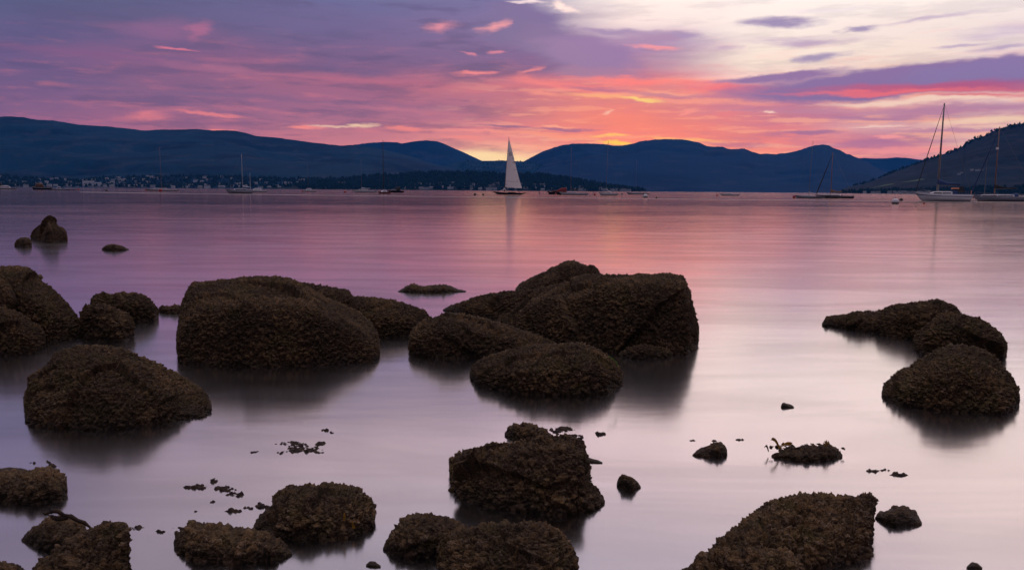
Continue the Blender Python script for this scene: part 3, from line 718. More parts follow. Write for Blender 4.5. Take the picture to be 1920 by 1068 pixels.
rock('low jagged rock in front and left of the round topped one',
     [(326,1016),(334,1002),(350,994),(364,982),(378,984),(400,986),(440,991),(470,994),(495,998),(515,1008),(535,1022),(548,1036)], [(326,1030),(370,1052),(450,1058),(520,1050),(548,1040)], .4, seed=24, mi=2, lump=1.1)
rock('sloping rock cut by the bottom edge at lower left with a cliff at its right',
     [(62,1090),(78,1062),(110,1036),(150,1010),(176,996),(205,987),(232,990),(246,1000),(247,1040),(243,1075)], [(62,1120),(150,1150),(243,1120)], .45, c=.62, ridge=[(62,1100),(110,1058),(180,1018),(246,1030)], rf=.35, seed=25, mi=2, lump=1.1)
rock('mossy mound carrying a dark stalk of kelp',
     [(40,1010),(55,998),(72,984),(95,972),(120,971),(145,975),(160,984),(165,1004)], [(40,1014),(100,1034),(165,1030)], .35, seed=26, mi=1)
rock('flat topped rock on the left edge below the wide greenish boulder',
     [(-60,890),(-20,882),(0,888),(30,884),(60,886),(90,882),(112,890),(124,902),(126,918)], [(-60,945),(0,942),(60,946),(110,938),(126,926)], .5, box=.45, seed=27, mi=2)
rock('thin pale stone lying behind the flat topped rock on the left edge',
     [(-30,884),(0,878),(18,876),(45,878),(64,888)], [(-30,892),(20,896),(64,894)], .2, seed=28, mi=2)
rock('small piece of rock in the bottom left corner',
     [(-60,1068),(-10,1056),(15,1055),(40,1060),(54,1074)], [(-60,1110),(20,1120),(54,1100)], .25, seed=29, mi=2)
rock('large slanting rock at bottom right rising to a square right shoulder',
     [(1300,1075),(1330,1040),(1352,1012),(1380,994),(1405,974),(1432,952),(1468,936),(1500,932),(1530,927),(1560,930),(1600,932),(1630,932),(1637,950),(1636,985)], [(1300,1110),(1400,1100),(1500,1062),(1560,1060),(1610,1052),(1636,1030)], .7, c=.6, ridge=[(1300,1085),(1380,1020),(1440,985),(1520,965),(1600,955),(1636,970)], rf=.3, seed=30, mi=2, end=4, lump=1.1)
rock('front lobe of rock lying against the large slanting rock at the bottom',
     [(1268,1090),(1290,1064),(1320,1044),(1350,1034),(1400,1032),(1440,1036),(1480,1048),(1500,1058),(1512,1080)], [(1268,1130),(1400,1160),(1512,1120)], .35, seed=31, mi=2, lump=1.1)
rock('small knobbly rock standing off the right shoulder of the large slanting rock',
     [(1640,970),(1646,960),(1662,956),(1680,949),(1698,950),(1714,958),(1724,970),(1729,980)], [(1640,972),(1680,988),(1729,984)], .28, seed=32, mi=2)
rock('little lone stone right of the centre block',
     [(1156,908),(1160,896),(1170,890),(1182,894),(1194,901),(1202,912)], [(1156,913),(1180,920),(1202,915)], .14, seed=33, mi=2)
rock('small low stone left of the kelp patch on the right',
     [(1298,852),(1308,842),(1324,836),(1336,830),(1352,831),(1362,840),(1364,852)], [(1298,854),(1330,858),(1364,855)], .2, seed=34, mi=2)
rock('dark low stone under the kelp with the yellow frond',
     [(1446,853),(1462,846),(1480,838),(1496,843),(1512,836),(1535,838),(1552,834),(1568,842),(1580,853)], [(1446,857),(1510,866),(1580,858)], .3, seed=35, mi=0, lump=2.2)
rock('pointed dark rock standing far out on the left',
     [(57,444),(64,432),(76,423),(86,412),(94,407),(102,410),(106,420),(118,429),(125,438),(127,448)], [(57,450),(90,455),(127,452)], 1.6, seed=36)
rock('small dark stone beside the pointed rock far out on the left',
     [(27,458),(33,449),(42,445),(52,446),(59,454),(60,460)], [(27,462),(45,465),(60,463)], .8, seed=37)
rock('flat dark stone awash to the right of the pointed far rock',
     [(191,466),(200,460),(212,458),(226,461),(236,465),(242,467)], [(191,469),(215,471),(242,469)], .8, seed=38)
rock('tiny lone pebble of rock in the open water on the right',
     [(1464,760),(1468,754),(1475,756),(1483,758),(1489,762)], [(1464,764),(1489,765)], .1, seed=39, mi=0)
rock('tiny stone just right of the block in the centre foreground',
     [(1094,862),(1102,857),(1112,860),(1120,861),(1130,866)], [(1094,866),(1130,869)], .1, seed=40, mi=0)
rock('tiny stone awash near the bottom edge left of the low pale tipped rock',
     [(686,1058),(694,1051),(704,1052),(714,1060)], [(686,1062),(714,1064)], .08, seed=41, mi=0)
rock('tiny stone breaking the water near the bottom right corner',
     [(1812,1062),(1822,1052),(1832,1055),(1842,1063)], [(1812,1066),(1842,1067)], .08, seed=42, mi=0)

# ------------------------------------------------------------------ seaweed
def weed_mat(name, a, b):
    mm = bpy.data.materials.new(name); mm.use_nodes = True; T = NT(mm.node_tree); bs = T.n['Principled BSDF']
    g = T.node('ShaderNodeNewGeometry').outputs['Position']
    T.l.new(T.mix(T.mr(T.noise(g, 30, 4, .6), .4, .6), a, b), bs.inputs['Base Color'])
    bs.inputs['Roughness'].default_value = .75; bs.inputs['Specular IOR Level'].default_value = .2; return mm
WD = weed_mat('dark_kelp', (.018, .011, .010), (.045, .028, .016))
WY = weed_mat('golden_kelp', (.30, .15, .015), (.16, .085, .012))
WG = weed_mat('green_weed', (.10, .20, .02), (.06, .14, .02))
def frond(p, ang, ln, w, rise, rnd, fork=True):
    V = []; Fc = []; n = 6; a = ang; q = np.array(p, float); hz = 0
    for i in range(n + 1):
        t = i / n; ww = w * (.35 + 1.2 * math.sin(math.pi * min(1, t * .9 + .12))) * .5
        s = np.array([-math.sin(a), math.cos(a), rnd.uniform(-.5, .5)]) * ww
        z = q[2] + rise * math.sin(math.pi * t * .8)
        c0 = np.array([q[0], q[1], z])
        for dz in (.0015, -.0015): V += [c0 - s + [0, 0, dz], c0 + s + [0, 0, dz]]
        a += rnd.uniform(-.5, .5); q = q + np.array([math.cos(a), math.sin(a), 0]) * ln / n
    for i in range(n):
        b = i * 4; Fc += [(b, b + 1, b + 5, b + 4), (b + 3, b + 2, b + 6, b + 7), (b, b + 4, b + 6, b + 2), (b + 1, b + 3, b + 7, b + 5)]
    Fc += [(0, 2, 3, 1), (n * 4, n * 4 + 1, n * 4 + 3, n * 4 + 2)]
    return V, Fc
def weed(label, spots, n, ln, w, rise, seed, material=None, z=0.004, group=None, name='seaweed_patch'):
    # a tangled half sunk mat: one bumpy sheet whose higher tufts just break the surface
    x0 = min(a[0] - a[2] * 1.5 for a in spots); x1 = max(a[0] + a[2] * 1.5 for a in spots)
    y0 = min(a[1] - a[3] * 1.6 for a in spots); y1 = max(a[1] + a[3] * 1.6 for a in spots)
    A, B_ = G((x0 + x1) / 2, y1), G((x0 + x1) / 2, y0); st_ = .006
    ys = np.arange(A[1], B_[1] + st_, max(st_, (B_[1] - A[1]) / 160)); ax0, ax1 = [float(G(q, (y0 + y1) / 2)[0] / G(q, (y0 + y1) / 2)[1]) for q in (x0, x1)]
    xs = np.linspace(ax0, ax1, int(max(24, (x1 - x0) / 1.0))); AX, YY = np.meshgrid(xs, ys, indexing='ij'); XX = AX * YY
    P = np.stack([XX, YY, 0 * XX], -1); qx, qy = proj(P.reshape(-1, 3)); e = np.zeros(len(qx))
    F = P.reshape(-1, 3); jit = fbm(F * 9, 3, seed) * .8
    for (px, py, rx, ry, k) in spots:
        r = np.sqrt(((qx - px) / (rx * 1.25)) ** 2 + ((qy - py) / (ry * 1.4)) ** 2) + jit
        e = np.maximum(e, np.clip(1.4 - r, 0, 1) * min(1, .75 + k * .2))
    f1, c1 = worley(F * 55, seed + 2)
    Z = -.050 + np.minimum(e, .8) * (.060 + .020 * fbm(F * 22, 4, seed + 4, .6)) + np.clip(e, 0, 1) * (.010 + rise * .12) * (np.clip(1 - f1 * 1.1, 0, 1) ** .6 * (c1 > .25) * c1 * 1.8)
    P[..., 2] = Z.reshape(XX.shape)
    o = link(name, grid_mesh(name, P, material=material or WD)); tag(o, label, 'seaweed', group); return o
weed('loose oval raft of dark weed floating left of centre above the round topped rock', [(520,848,34,5,1),(575,842,30,5,1.2),(600,830,12,7,.5),(545,832,40,4,.3)], 34, .09, .012, .012, 1)
weed('three dark scraps of weed floating above the oval raft', [(610,806,8,2,1),(622,811,8,2,1),(640,812,7,2,1)], 8, .05, .012, .014, 2)
weed('peaked clump of dark weed breaking the surface at lower left', [(400,900,10,7,1.3),(375,914,30,5,1.4),(415,915,22,5,1.2),(440,928,18,3,.5)], 34, .07, .014, .03, 3)
weed('straggling weed tufts just below the peaked clump', [(400,940,14,4,.8),(440,958,24,4,1.2),(462,952,16,5,1.0),(365,958,14,3,.4)], 26, .06, .013, .02, 4)
weed('small dark tuft of weed beside the round topped rock', [(488,946,10,4,1)], 14, .05, .012, .03, 5)
weed('dark weed floating between the kelp mound and the low jagged rock', [(262,990,16,3,1),(300,996,14,3,1),(340,990,24,2,.5)], 20, .06, .012, .012, 6)
weed('smear of weed trailing right from the stone behind the centre block', [(1050,806,24,6,1),(1080,818,20,6,.7)], 30, .07, .012, .016, 7)
weed('small upright tuft of weed in open water right of the weed smear', [(1122,813,12,3,1)], 12, .05, .010, .03, 8)
weed('faint scraps of weed floating above the small low stone on the right', [(1340,826,50,2,.7),(1388,824,18,2,.6)], 20, .06, .010, .006, 9)
weed('dark weed awash above the flat topped rock on the left edge', [(62,868,20,3,.7),(90,866,10,6,1),(96,872,10,4,.7)], 18, .06, .012, .016, 10)
weed('faint weed scraps in open water between the kelp patch and the domed rock', [(1640,882,30,3,.6),(1690,890,30,3,.5)], 14, .06, .010, .003, 11)
# the kelp patch with upright fronds
kp = empty('kelp_patch', G(1510, 852)); tag(kp, 'clump of dark kelp on the right with a golden frond sticking up at its left', 'seaweed')
def part_mesh(name, vf, material, parent, smooth=False):
    me = new_mesh(name, vf[0], vf[1], material, smooth); o = link(name, me, parent)
    o.matrix_parent_inverse = Matrix.Translation(-Vector(parent.location)) if parent and parent.rotation_euler[2] == 0 else Matrix()
    return o
rnd = random.Random(5); L_ = []
for i in range(70):
    p = G(rnd.gauss(1515, 26), 852 + rnd.uniform(-7, 3)); p[2] = rnd.uniform(.010, .045); L_.append(frond(p, rnd.random() * 6.28, .040, .015, rnd.uniform(.004, .014), rnd))
part_mesh('fronds', join(*L_), WD, kp)
def blade(p0, p1, w, bend=.02):
    P = [np.array(p0) + (np.array(p1) - np.array(p0)) * t + np.array([0, 0, bend * math.sin(math.pi * t)]) for t in np.linspace(0, 1, 7)]
    V = []; Fc = []
    for i, q in enumerate(P):
        t = i / 6; ww = w * (.4 + .9 * t * (1.25 - t * .75)); s = np.array([.55, .15, .82]) * ww
        for dy in (-.003, .003): V += [q - s + [0, dy, 0], q + s + [0, dy, 0]]
    for i in range(6):
        b = i * 4; Fc += [(b, b + 1, b + 5, b + 4), (b + 3, b + 2, b + 6, b + 7), (b, b + 4, b + 6, b + 2), (b + 1, b + 3, b + 7, b + 5)]
    Fc += [(0, 2, 3, 1), (24, 25, 27, 26)]
    return V, Fc
Yk = float(G(1460, 852)[1])
part_mesh('golden_frond', join(blade(PY(1462, 842, Yk), PY(1447, 822, Yk), .011), blade(PY(1460, 842, Yk), PY(1484, 832, Yk), .013), blade(PY(1462, 840, Yk), PY(1470, 834, Yk + .02), .012)), WY, kp)
part_mesh('frond_tip', join(blade(PY(1441, 846, Yk), PY(1434, 837, Yk), .008)), WD, kp)
part_mesh('golden_frond', join(*[blade(PY(1550, 836, Yk), PY(1550 + a, 836 - b, Yk), .005) for a, b in ((-6, 6), (-1, 9), (4, 6), (6, 1), (-4, 1))]), WY, kp)
# kelp stalk on the mound at lower left
Ys = float(G(110, 1020)[1])
st = empty('kelp_stalk', PY(120, 972, Ys)); tag(st, 'dark leathery stalk of kelp lying over the mossy mound', 'seaweed')
pt = lambda a, b, dy=0: PY(a, b, Ys + dy)
part_mesh('stalk', tube([pt(84, 964), pt(96, 958), pt(108, 957), pt(120, 965), pt(134, 968), (pt(146, 975)), pt(158, 979), pt(168, 987), pt(180, 996)], [.006, .010, .012, .008, .011, .009, .010, .005, .003], 7), WD, st, True)
part_mesh('frond', tube([pt(98, 962), pt(94, 956), pt(91, 948)], [.006, .004, .003], 6), WD, st, True)
part_mesh('frond', tube([pt(100, 966), pt(92, 966), pt(84, 961), pt(81, 962)], [.005, .003, .003, .005], 6), WD, st, True)
part_mesh('frond', tube([pt(96, 968), pt(108, 972), pt(124, 970), pt(134, 964)], [.008, .013, .012, .004], 7), WD, st, True)
# golden bits hanging on the round topped rock
Yg = float(G(655, 1000)[1]) - .02
for q0, q1, w_, lab in (((645, 962), (646, 974), .010, 'upper golden frond hanging on the round topped rock'), ((660, 978), (664, 992), .010, 'lower orange frond hanging down the side of the round topped rock')):
    tag(link('hanging_frond', new_mesh('hanging_frond', *blade(PY(*q0, Yg), PY(*q1, Yg), w_, 0), WY)), lab, 'seaweed')
Yg = float(G(1140, 735)[1]) - .02
gf = link('green_weed', new_mesh('green_weed', *tube([PY(1142, 668, Yg), PY(1150, 673, Yg), PY(1157, 680, Yg), PY(1158, 688, Yg)], [.006, .005, .006, .003], 6), WG))
tag(gf, 'bright green wisp of weed on the right shoulder of the oval boulder', 'seaweed')

# ------------------------------------------------------------------ boats
HWH = mat('white_gelcoat', (.86, .88, .92), .35); HDK = mat('black_hull_paint', (.006, .006, .010), .6, spec=.15); HRD = mat('red_hull_paint', (.16, .02, .015), .4)
HGR = mat('grey_hull_paint', (.42, .46, .54), .4); ANT = mat('antifoul_dark', (.02, .015, .02), .6); DKW = mat('pale_deck', (.60, .60, .62), .6)
TEAK = mat('teak_deck', (.20, .12, .07), .7); ALU = mat('spar_grey', (.16, .15, .16), .45); WOOD = mat('varnished_spar', (.20, .08, .03), .35)
BLC = mat('blue_canvas', (.015, .05, .16), .8); DKC = mat('dark_canvas', (.015, .016, .022), .8); RDC = mat('red_canvas', (.20, .02, .02), .8); WIN = mat('dark_window', (.01, .012, .015), .15)
SAIL = mat('sailcloth', (.80, .78, .80), .8); STR = mat('blue_stripe', (.03, .05, .12), .4); TAN = mat('tan_canvas', (.25, .13, .04), .8); ORB = mat('orange_lifebuoy', (.65, .25, .12), .5)
BRD = mat('red_buoy', (.35, .03, .02), .5); BDK = mat('dark_buoy', (.03, .02, .025), .5); BWT = mat('white_buoy', (.66, .66, .70), .5)

def hull_geo(L, B, fbow, fmid, fst, draft=.35, obow=.10, ost=.04, tran=.7, n=28, k=9):
    P = np.zeros((n, 2 * k - 1, 3))
    for i in range(n):
        s = i / (n - 1)
        b = B / 2 * min(1, (1 - (1 - min(s / .55, 1)) ** 2.2) if s < .55 else 1) * (1 - (1 - tran) * max(0, (s - .55) / .45) ** 2)
        b = max(b, .02)
        sh = fmid + (fbow - fmid) * max(0, 1 - s / .6) ** 2 + (fst - fmid) * max(0, (s - .6) / .4) ** 2
        xs = -L / 2 + L * s; xw = -L / 2 + L * obow + (L - L * obow - L * ost) * s
        for j in range(k):
            a = j / (k - 1); z = sh - (sh + draft) * a ** 1.15; wid = b * (1 - a ** 3.2) ** .7 * (1 - .12 * a)
            f = min(1, max(0, (sh - z) / sh)); x = xs + (xw - xs) * f
            P[i, j] = (x, -wid, z); P[i, 2 * k - 2 - j] = (x, wid, z)
    return P
def to_geo(P, caps=True):
    n, m_ = P.shape[:2]; V = [tuple(p) for p in P.reshape(-1, 3)]
    Fc = [(i * m_ + j, i * m_ + j + 1, (i + 1) * m_ + j + 1, (i + 1) * m_ + j) for i in range(n - 1) for j in range(m_ - 1)]
    if caps: Fc.append(tuple((n - 1) * m_ + j for j in range(m_))); Fc.append(tuple(j for j in range(m_))[::-1])
    return V, Fc
class Boat:
    def __init__(s, name, px0, px1, wly, label, cat, D=None, yaw=0.0, group=None, flip=False):
        px = (px0 + px1) / 2; g = G(px, wly) if D is None else PY(px, wly, D); s.D = float(g[1])
        s.L = (px1 - px0) / FPX * s.D / math.cos(yaw); s.sc = FPX / s.D
        a = math.atan2(g[0], g[1])
        s.o = empty(name, (g[0], g[1], 0), -a + yaw + (math.pi if flip else 0)); s.flip = flip; s.pxc = px; s.wly = wly
        s.fa = -1 if flip else 1
        tag(s.o, label, cat, group)
    def x(s, px): return (px - s.pxc) / s.sc * s.fa       # local x of a photo column
    def z(s, py): return (s.wly - py) / s.sc            # local height of a photo row
    def part(s, name, vf, m_, parent=None, smooth=False, label=None):
        me = new_mesh(name, vf[0], vf[1], m_, smooth); o = link(name, me, parent or s.o)
        if label: o['label'] = label
        return o
    def hull(s, m_, B=None, fb=(.11, .085, .09), obow=.10, ost=.04, tran=.7, stripe=None, boot=True):
        L = s.L; B = B or L * .3; s.B = B
        s.fb = [f * L for f in fb]
        P = hull_geo(L, B, *s.fb, obow=obow, ost=ost, tran=tran); h = s.part('hull', to_geo(P), m_, smooth=True)
        dn = P.shape[0]; m1 = P.shape[1] - 1; D_ = []
        for i in range(dn):
            a, b = P[i, 0], P[i, m1]; w = b[1] - a[1]
            D_.append([[a[0], a[1] + w * t, a[2] - .03 + .05 * w * .3 * math.sin(math.pi * t)] for t in np.linspace(.02, .98, 5)])
        s.part('deck', to_geo(np.array(D_), False), DKW if m_ is not HDK else TEAK)
        if boot or stripe:
            for nm, mt, za, zb in ((('waterline_stripe', ANT, .0, .07 * s.fb[1] / .5),) if boot else ()) + ((('stripe', stripe, .66, .76),) if stripe else ()):
                V = []; Fc = []
                for side in (-1, 1):
                    o = len(V)
                    for i in range(dn):
                        col = P[i, :9] if side < 0 else P[i, :8:-1] if False else P[i, ::-1][:9]
                        sh = col[0][2]; lo, hi = (za, max(zb, .06)) if nm[0] == 'w' else (sh * za, sh * zb)
                        for zz in (lo, hi):
                            zs = col[::-1, 2]; xx = np.interp(zz, zs, col[::-1, 0]); yy = np.interp(zz, zs, col[::-1, 1]); V.append((xx, yy + side * .012, zz))
                    for i in range(dn - 1): Fc.append((o + 2 * i, o + 2 * i + 1, o + 2 * i + 3, o + 2 * i + 2))
                s.part(nm, (V, Fc), mt, h)
        return h
    def cabin(s, x0, x1, h, w=.55, m_=None, win=True, name='cabin', slope=.5):
        zb = s.fb[1] - .05; V = []; Fc = []; w = w * s.B / 2; prof = [(x0, 0, .6), (x0 + slope * h * 1.6, .8 * h, .85), (x0 + slope * h * 3.2, h, .92), (x1 - .15 * h, h * .95, .95), (x1, 0, 1)]
        X = [p for p in prof]; R_ = []
        for x, z, wf in X:
            R_.append([(x, -w * wf, zb), (x, -w * wf * .9, zb + z), (x, 0, zb + z * 1.06), (x, w * wf * .9, zb + z), (x, w * wf, zb)])
        c = s.part(name, to_geo(np.array(R_)), m_ or HWH)
        if win:
            q = []
            for side in (-1, 1):
                xa, xb = X[1][0] + .1, X[3][0] - .2; xm = (xa + xb) / 2
                for a, b in ((xa, xm - .08), (xm + .08, xb)):
                    if b > a + .1: q.append(box(((a + b) / 2, side * w * .90, zb + h * .48), (b - a, .06 + w * .12, h * .30)))
            for v in q: s.part('window', v, WIN, c)
        return c
    def mast(s, px, topy, basey=None, r=.085, m_=None, rake=0, name='mast', spread=True):
        x = s.x(px); z0 = s.fb[1] * .8; z1 = s.z(topy); xt = x + rake
        mo = s.part(name, tube([(x, 0, z0), (x + rake * .5, 0, (z0 + z1) / 2), (xt, 0, z1)], [r * 1.15, r, r * .7], 8), m_ or ALU, smooth=True)
        s.mx, s.mt, s.mtx = x, z1, xt
        if spread:
            for f in (.42, .72):
                zz = z0 + (z1 - z0) * f; s.part('spreader', tube([(x + rake * f, -s.B * .30 * (1.2 - f), zz), (x + rake * f, s.B * .30 * (1.2 - f), zz)], .03, 5), m_ or ALU, mo)
        return mo
    def stays(s, fore=True, back=True, fx=None, bx=None, furl=0.0, fm=None, r=.018, top=1.0):
        t = s.mt * top; tx = s.mx + (s.mtx - s.mx) * top
        bowx = -s.L / 2 + .05 * s.L if fx is None else fx; stx = s.L / 2 - .02 * s.L if bx is None else bx
        if fore:
            P0, P1 = np.array((bowx, 0, s.fb[0])), np.array((tx, 0, t))
            if furl: s.part('furled_sail', tube([P0 + (P1 - P0) * q for q in (0, .06, .5, .9, 1)], [furl * .4, furl, furl * .85, furl * .4, furl * .2], 8), fm or DKC, smooth=True)
            else: s.part('forestay', tube([P0, P1], r, 5), ALU)
        if back: s.part('backstay', tube([(stx, 0, s.fb[2]), (s.mtx, 0, s.mt)], r, 5), ALU)
        for sd in (-1, 1):
            s.part('shroud', tube([(s.mx + .2, sd * s.B * .46, s.fb[1]), (s.mx, sd * s.B * .20, s.fb[1] + (s.mt - s.fb[1]) * .45), (s.mtx, 0, s.mt * .97)], r * .8, 4), ALU)
    def boom(s, px1, py, h=.28, m_=None, px0=None, hump=1.6):
        x0 = s.mx if px0 is None else s.x(px0); x1 = s.x(px1); z = s.z(py)
        b = s.part('boom', tube([(x0, 0, z - h * .7), (x1, 0, z - h * .5)], .06, 6), ALU)
        P = []; 
        for i in range(9):
            t = i / 8; hh = h * (hump - (hump - .55) * min(1, t * 2.2)) * (1 if t < 1 else .5); ww = h * (.55 - .25 * t); cx_ = x0 + (x1 - x0) * t
            P.append([(cx_, ww * math.sin(a) * .8, z - h * .45 + hh * .5 * (1 - math.cos(a))) for a in np.linspace(0, 2 * math.pi, 9)[:-1]] )
        P = np.array(P); P = np.concatenate([P, P[:, :1]], 1)
        s.part('sail_cover', to_geo(P, False), m_ or BLC, b, smooth=True)
    def hood(s, x0, x1, h, m_=None, name='sprayhood'):
        zb = s.fb[1]; P = []
        for i in range(6):
            t = i / 5; x = x0 + (x1 - x0) * t; hh = h * math.sin(math.pi * min(.5, .12 + t * .55))
            P.append([(x, math.cos(a) * s.B * .27, zb + hh * math.sin(a) ** .6 if a not in (0,) else zb) for a in np.linspace(math.pi, 0.0001, 9)])
        return s.part(name, to_geo(np.nan_to_num(np.array(P))), m_ or BLC, smooth=True)
    def rail(s):
        for sd in (-1, 1):
            q = []
            for t in np.linspace(.06, .94, 7):
                b = s.B / 2 * min(1, (1 - (1 - min(t / .55, 1)) ** 2.2)) * .92; x = -s.L / 2 + s.L * t; z = s.fb[1] + (s.fb[0] - s.fb[1]) * max(0, 1 - t / .6) ** 2
                q.append((x, sd * b, z))
            s.part('guard_rail', join(tube([(a, b, c + .6) for a, b, c in q], .014, 4), *[tube([(a, b, c - .02), (a, b, c + .6)], .014, 4) for a, b, c in q]), ALU)

# -- the classic yacht under sail
b = Boat('sailing_yacht', 922, 991, 364.6, 'classic black sailing yacht under one tall white mainsail in the gap of the hills', 'sailing yacht')
b.hull(HDK, B=2.3, fb=(.088, .045, .050), obow=.17, ost=.26, tran=.25, boot=False)
b.cabin(b.x(951), b.x(967), .38, .5, TEAK)
b.mast(945.5, 259, r=.085, m_=ALU, rake=b.x(953.4) - b.x(945.5), spread=False)
b.part('boom', tube([(b.x(946.5), 0, b.z(351)), (b.x(979), .1, b.z(354))], .07, 6), ALU)
b.part('foredeck_sail', tube([(b.x(938), 0, b.z(358)), (b.x(943), 0, b.z(357)), (b.x(946), 0, b.z(353.5)), (b.x(948), .05, b.z(356.8)), (b.x(951), 0, b.z(358.4))], [.05, .25, .34, .28, .05], 7), SAIL, smooth=True, label='white sail bundled at the foot of the mast')
rows = [(262, 953.0, 953.6), (268, 952.6, 955.2), (275, 952.2, 957.4), (285, 951.6, 960.0), (300, 950.4, 963.9), (315, 949.4, 967.6), (330, 948.6, 971.4), (340, 948.0, 974.3), (348, 947.5, 977.0), (351.4, 947.2, 978.4), (352.6, 952, 978.8)]
def sail_pt(px, py, off=0.0):
    la = np.interp(py, [r[0] for r in rows], [r[1] for r in rows]); lb = np.interp(py, [r[0] for r in rows], [r[2] for r in rows])
    t = (px - la) / max(lb - la, .5); t = min(max(t, 0), 1)
    return (b.x(px), .45 * math.sin(math.pi * t) * min(1, (lb - la) / 12) - off, b.z(py))
P = np.array([[sail_pt(a + (c - a) * t, y) for t in np.linspace(0, 1, 9)] for y, a, c in rows])
ms = b.part('mainsail', to_geo(P, False), SAIL, smooth=True)
def _translucent(m_):
    T = NT(m_.node_tree); b_ = T.n['Principled BSDF']; o_ = T.n['Material Output']; t_ = T.node('ShaderNodeBsdfTranslucent'); t_.inputs[0].default_value = (.85, .8, .8, 1)
    x_ = T.node('ShaderNodeMixShader'); x_.inputs[0].default_value = .5; T.l.new(b_.outputs[0], x_.inputs[1]); T.l.new(t_.outputs[0], x_.inputs[2]); T.l.new(x_.outputs[0], o_.inputs['Surface'])
_translucent(SAIL)
INK = mat('sail_ink', (.03, .025, .04), .8)
def mark(name, lines, w=.08, m_=INK):
    Vs = []
    for l in lines:
        for sd in (-.035,):
            Vs.append(tube([sail_pt(x, y, .035) for x, y in l], w, 4))
    for v in Vs: pass
    b.part(name, join(*Vs), m_, ms)
mark('emblem', [[(954.6, 289.4), (957.9, 288.3), (958.8, 292.0), (955.4, 293.2), (954.6, 289.4)]], .13)
mark('sail_letter', [[(959.8, 295.6), (960.6, 297.2), (961.6, 295.4)], [(960.6, 297.2), (960.5, 299.4)]], .05)
mark('sail_number', [[(961.5, 303.6), (961.5, 307.8)], [(964.0, 303.0), (962.9, 305.9), (965.0, 305.6)], [(964.4, 302.9), (964.5, 307.4)]], .06)
SEAM = mat('sail_seam', (.30, .28, .34), .8)
mark('seam', [[(952.0, 285.0), (956, 285.6), (960.3, 285.4)]], .045, SEAM); mark('seam', [[(948, 339.6), (958, 340.6), (974.6, 341.4)]], .045, SEAM)
mark('batten', [[(962, 320), (965, 319.2), (968.6, 318)]], .045, SEAM); mark('batten', [[(968.6, 339), (972, 336.6), (973.6, 336)]], .04, SEAM); mark('batten', [[(953.4, 281.4), (958.6, 280.9)]], .035, SEAM)
mark('sail_logo', [[(949.3, 344.5), (949.6, 347.4), (951.4, 348)]], .05)
b.part('backstay', tube([(b.x(988), 0, b.z(359)), (b.mtx, 0, b.mt)], .012, 4), ALU)
b.part('forestay', tube([(b.x(925), 0, b.z(357)), (b.mx + (b.mtx - b.mx) * .8, 0, b.mt * .8)], .010, 4), ALU)
b.part('rudder_head', tube([(b.x(983), 0, b.z(361)), (b.x(980), 0, b.z(359.2)), (b.x(977), 0, b.z(359))], .04, 5), TEAK)

# helmsman: one skinned body, seated by the tiller
def person(label, loc, rz):
    pts = {'pelvis': (0, 0, .42), 'chest': (.02, 0, .78), 'neck': (.02, 0, .98), 'head': (.03, 0, 1.16), 'sl': (0, .19, .90), 'el': (.14, .26, .68), 'hl': (.34, .20, .62), 'sr': (0, -.19, .90), 'er': (.12, -.27, .68), 'hr': (.32, -.16, .60),
           'kl': (.42, .12, .44), 'fl': (.46, .12, .05), 'tl': (.60, .12, .03), 'kr': (.42, -.12, .44), 'fr': (.48, -.12, .05), 'tr': (.62, -.12, .03), 'top': (.03, 0, 1.30)}
    ed = [('pelvis', 'chest'), ('chest', 'neck'), ('neck', 'head'), ('head', 'top'), ('chest', 'sl'), ('sl', 'el'), ('el', 'hl'), ('chest', 'sr'), ('sr', 'er'), ('er', 'hr'), ('pelvis', 'kl'), ('kl', 'fl'), ('fl', 'tl'), ('pelvis', 'kr'), ('kr', 'fr'), ('fr', 'tr')]
    rad = dict(pelvis=.15, chest=.17, neck=.06, head=.11, top=.07, sl=.08, el=.055, hl=.045, sr=.08, er=.055, hr=.045, kl=.085, fl=.055, tl=.05, kr=.085, fr=.055, tr=.05)
    ks = list(pts); me = bpy.data.meshes.new('person'); me.from_pydata([pts[k] for k in ks], [(ks.index(a), ks.index(c)) for a, c in ed], []); me.update()
    o = link('person', me, None, loc); o.rotation_euler = (0, 0, rz); sk = o.modifiers.new('Skin', 'SKIN'); o.modifiers.new('Sub', 'SUBSURF').render_levels = 1
    for i, k in enumerate(ks): me.skin_vertices[0].data[i].radius = (rad[k], rad[k])
    me.skin_vertices[0].data[0].use_root = True; me.materials.append(DKC); tag(o, label, 'person'); return o
w = b.o.matrix_basis @ Vector((b.x(973), .2, b.fb[1] - .12)); ry = Matrix.Rotation(b.o.rotation_euler[2], 3, 'Z') @ Vector((b.x(973), .2, 0))
person('helmsman in dark clothes sitting at the stern of the black yacht', (b.o.location.x + ry.x, b.o.location.y + ry.y, b.fb[1] - .12), b.o.rotation_euler[2])

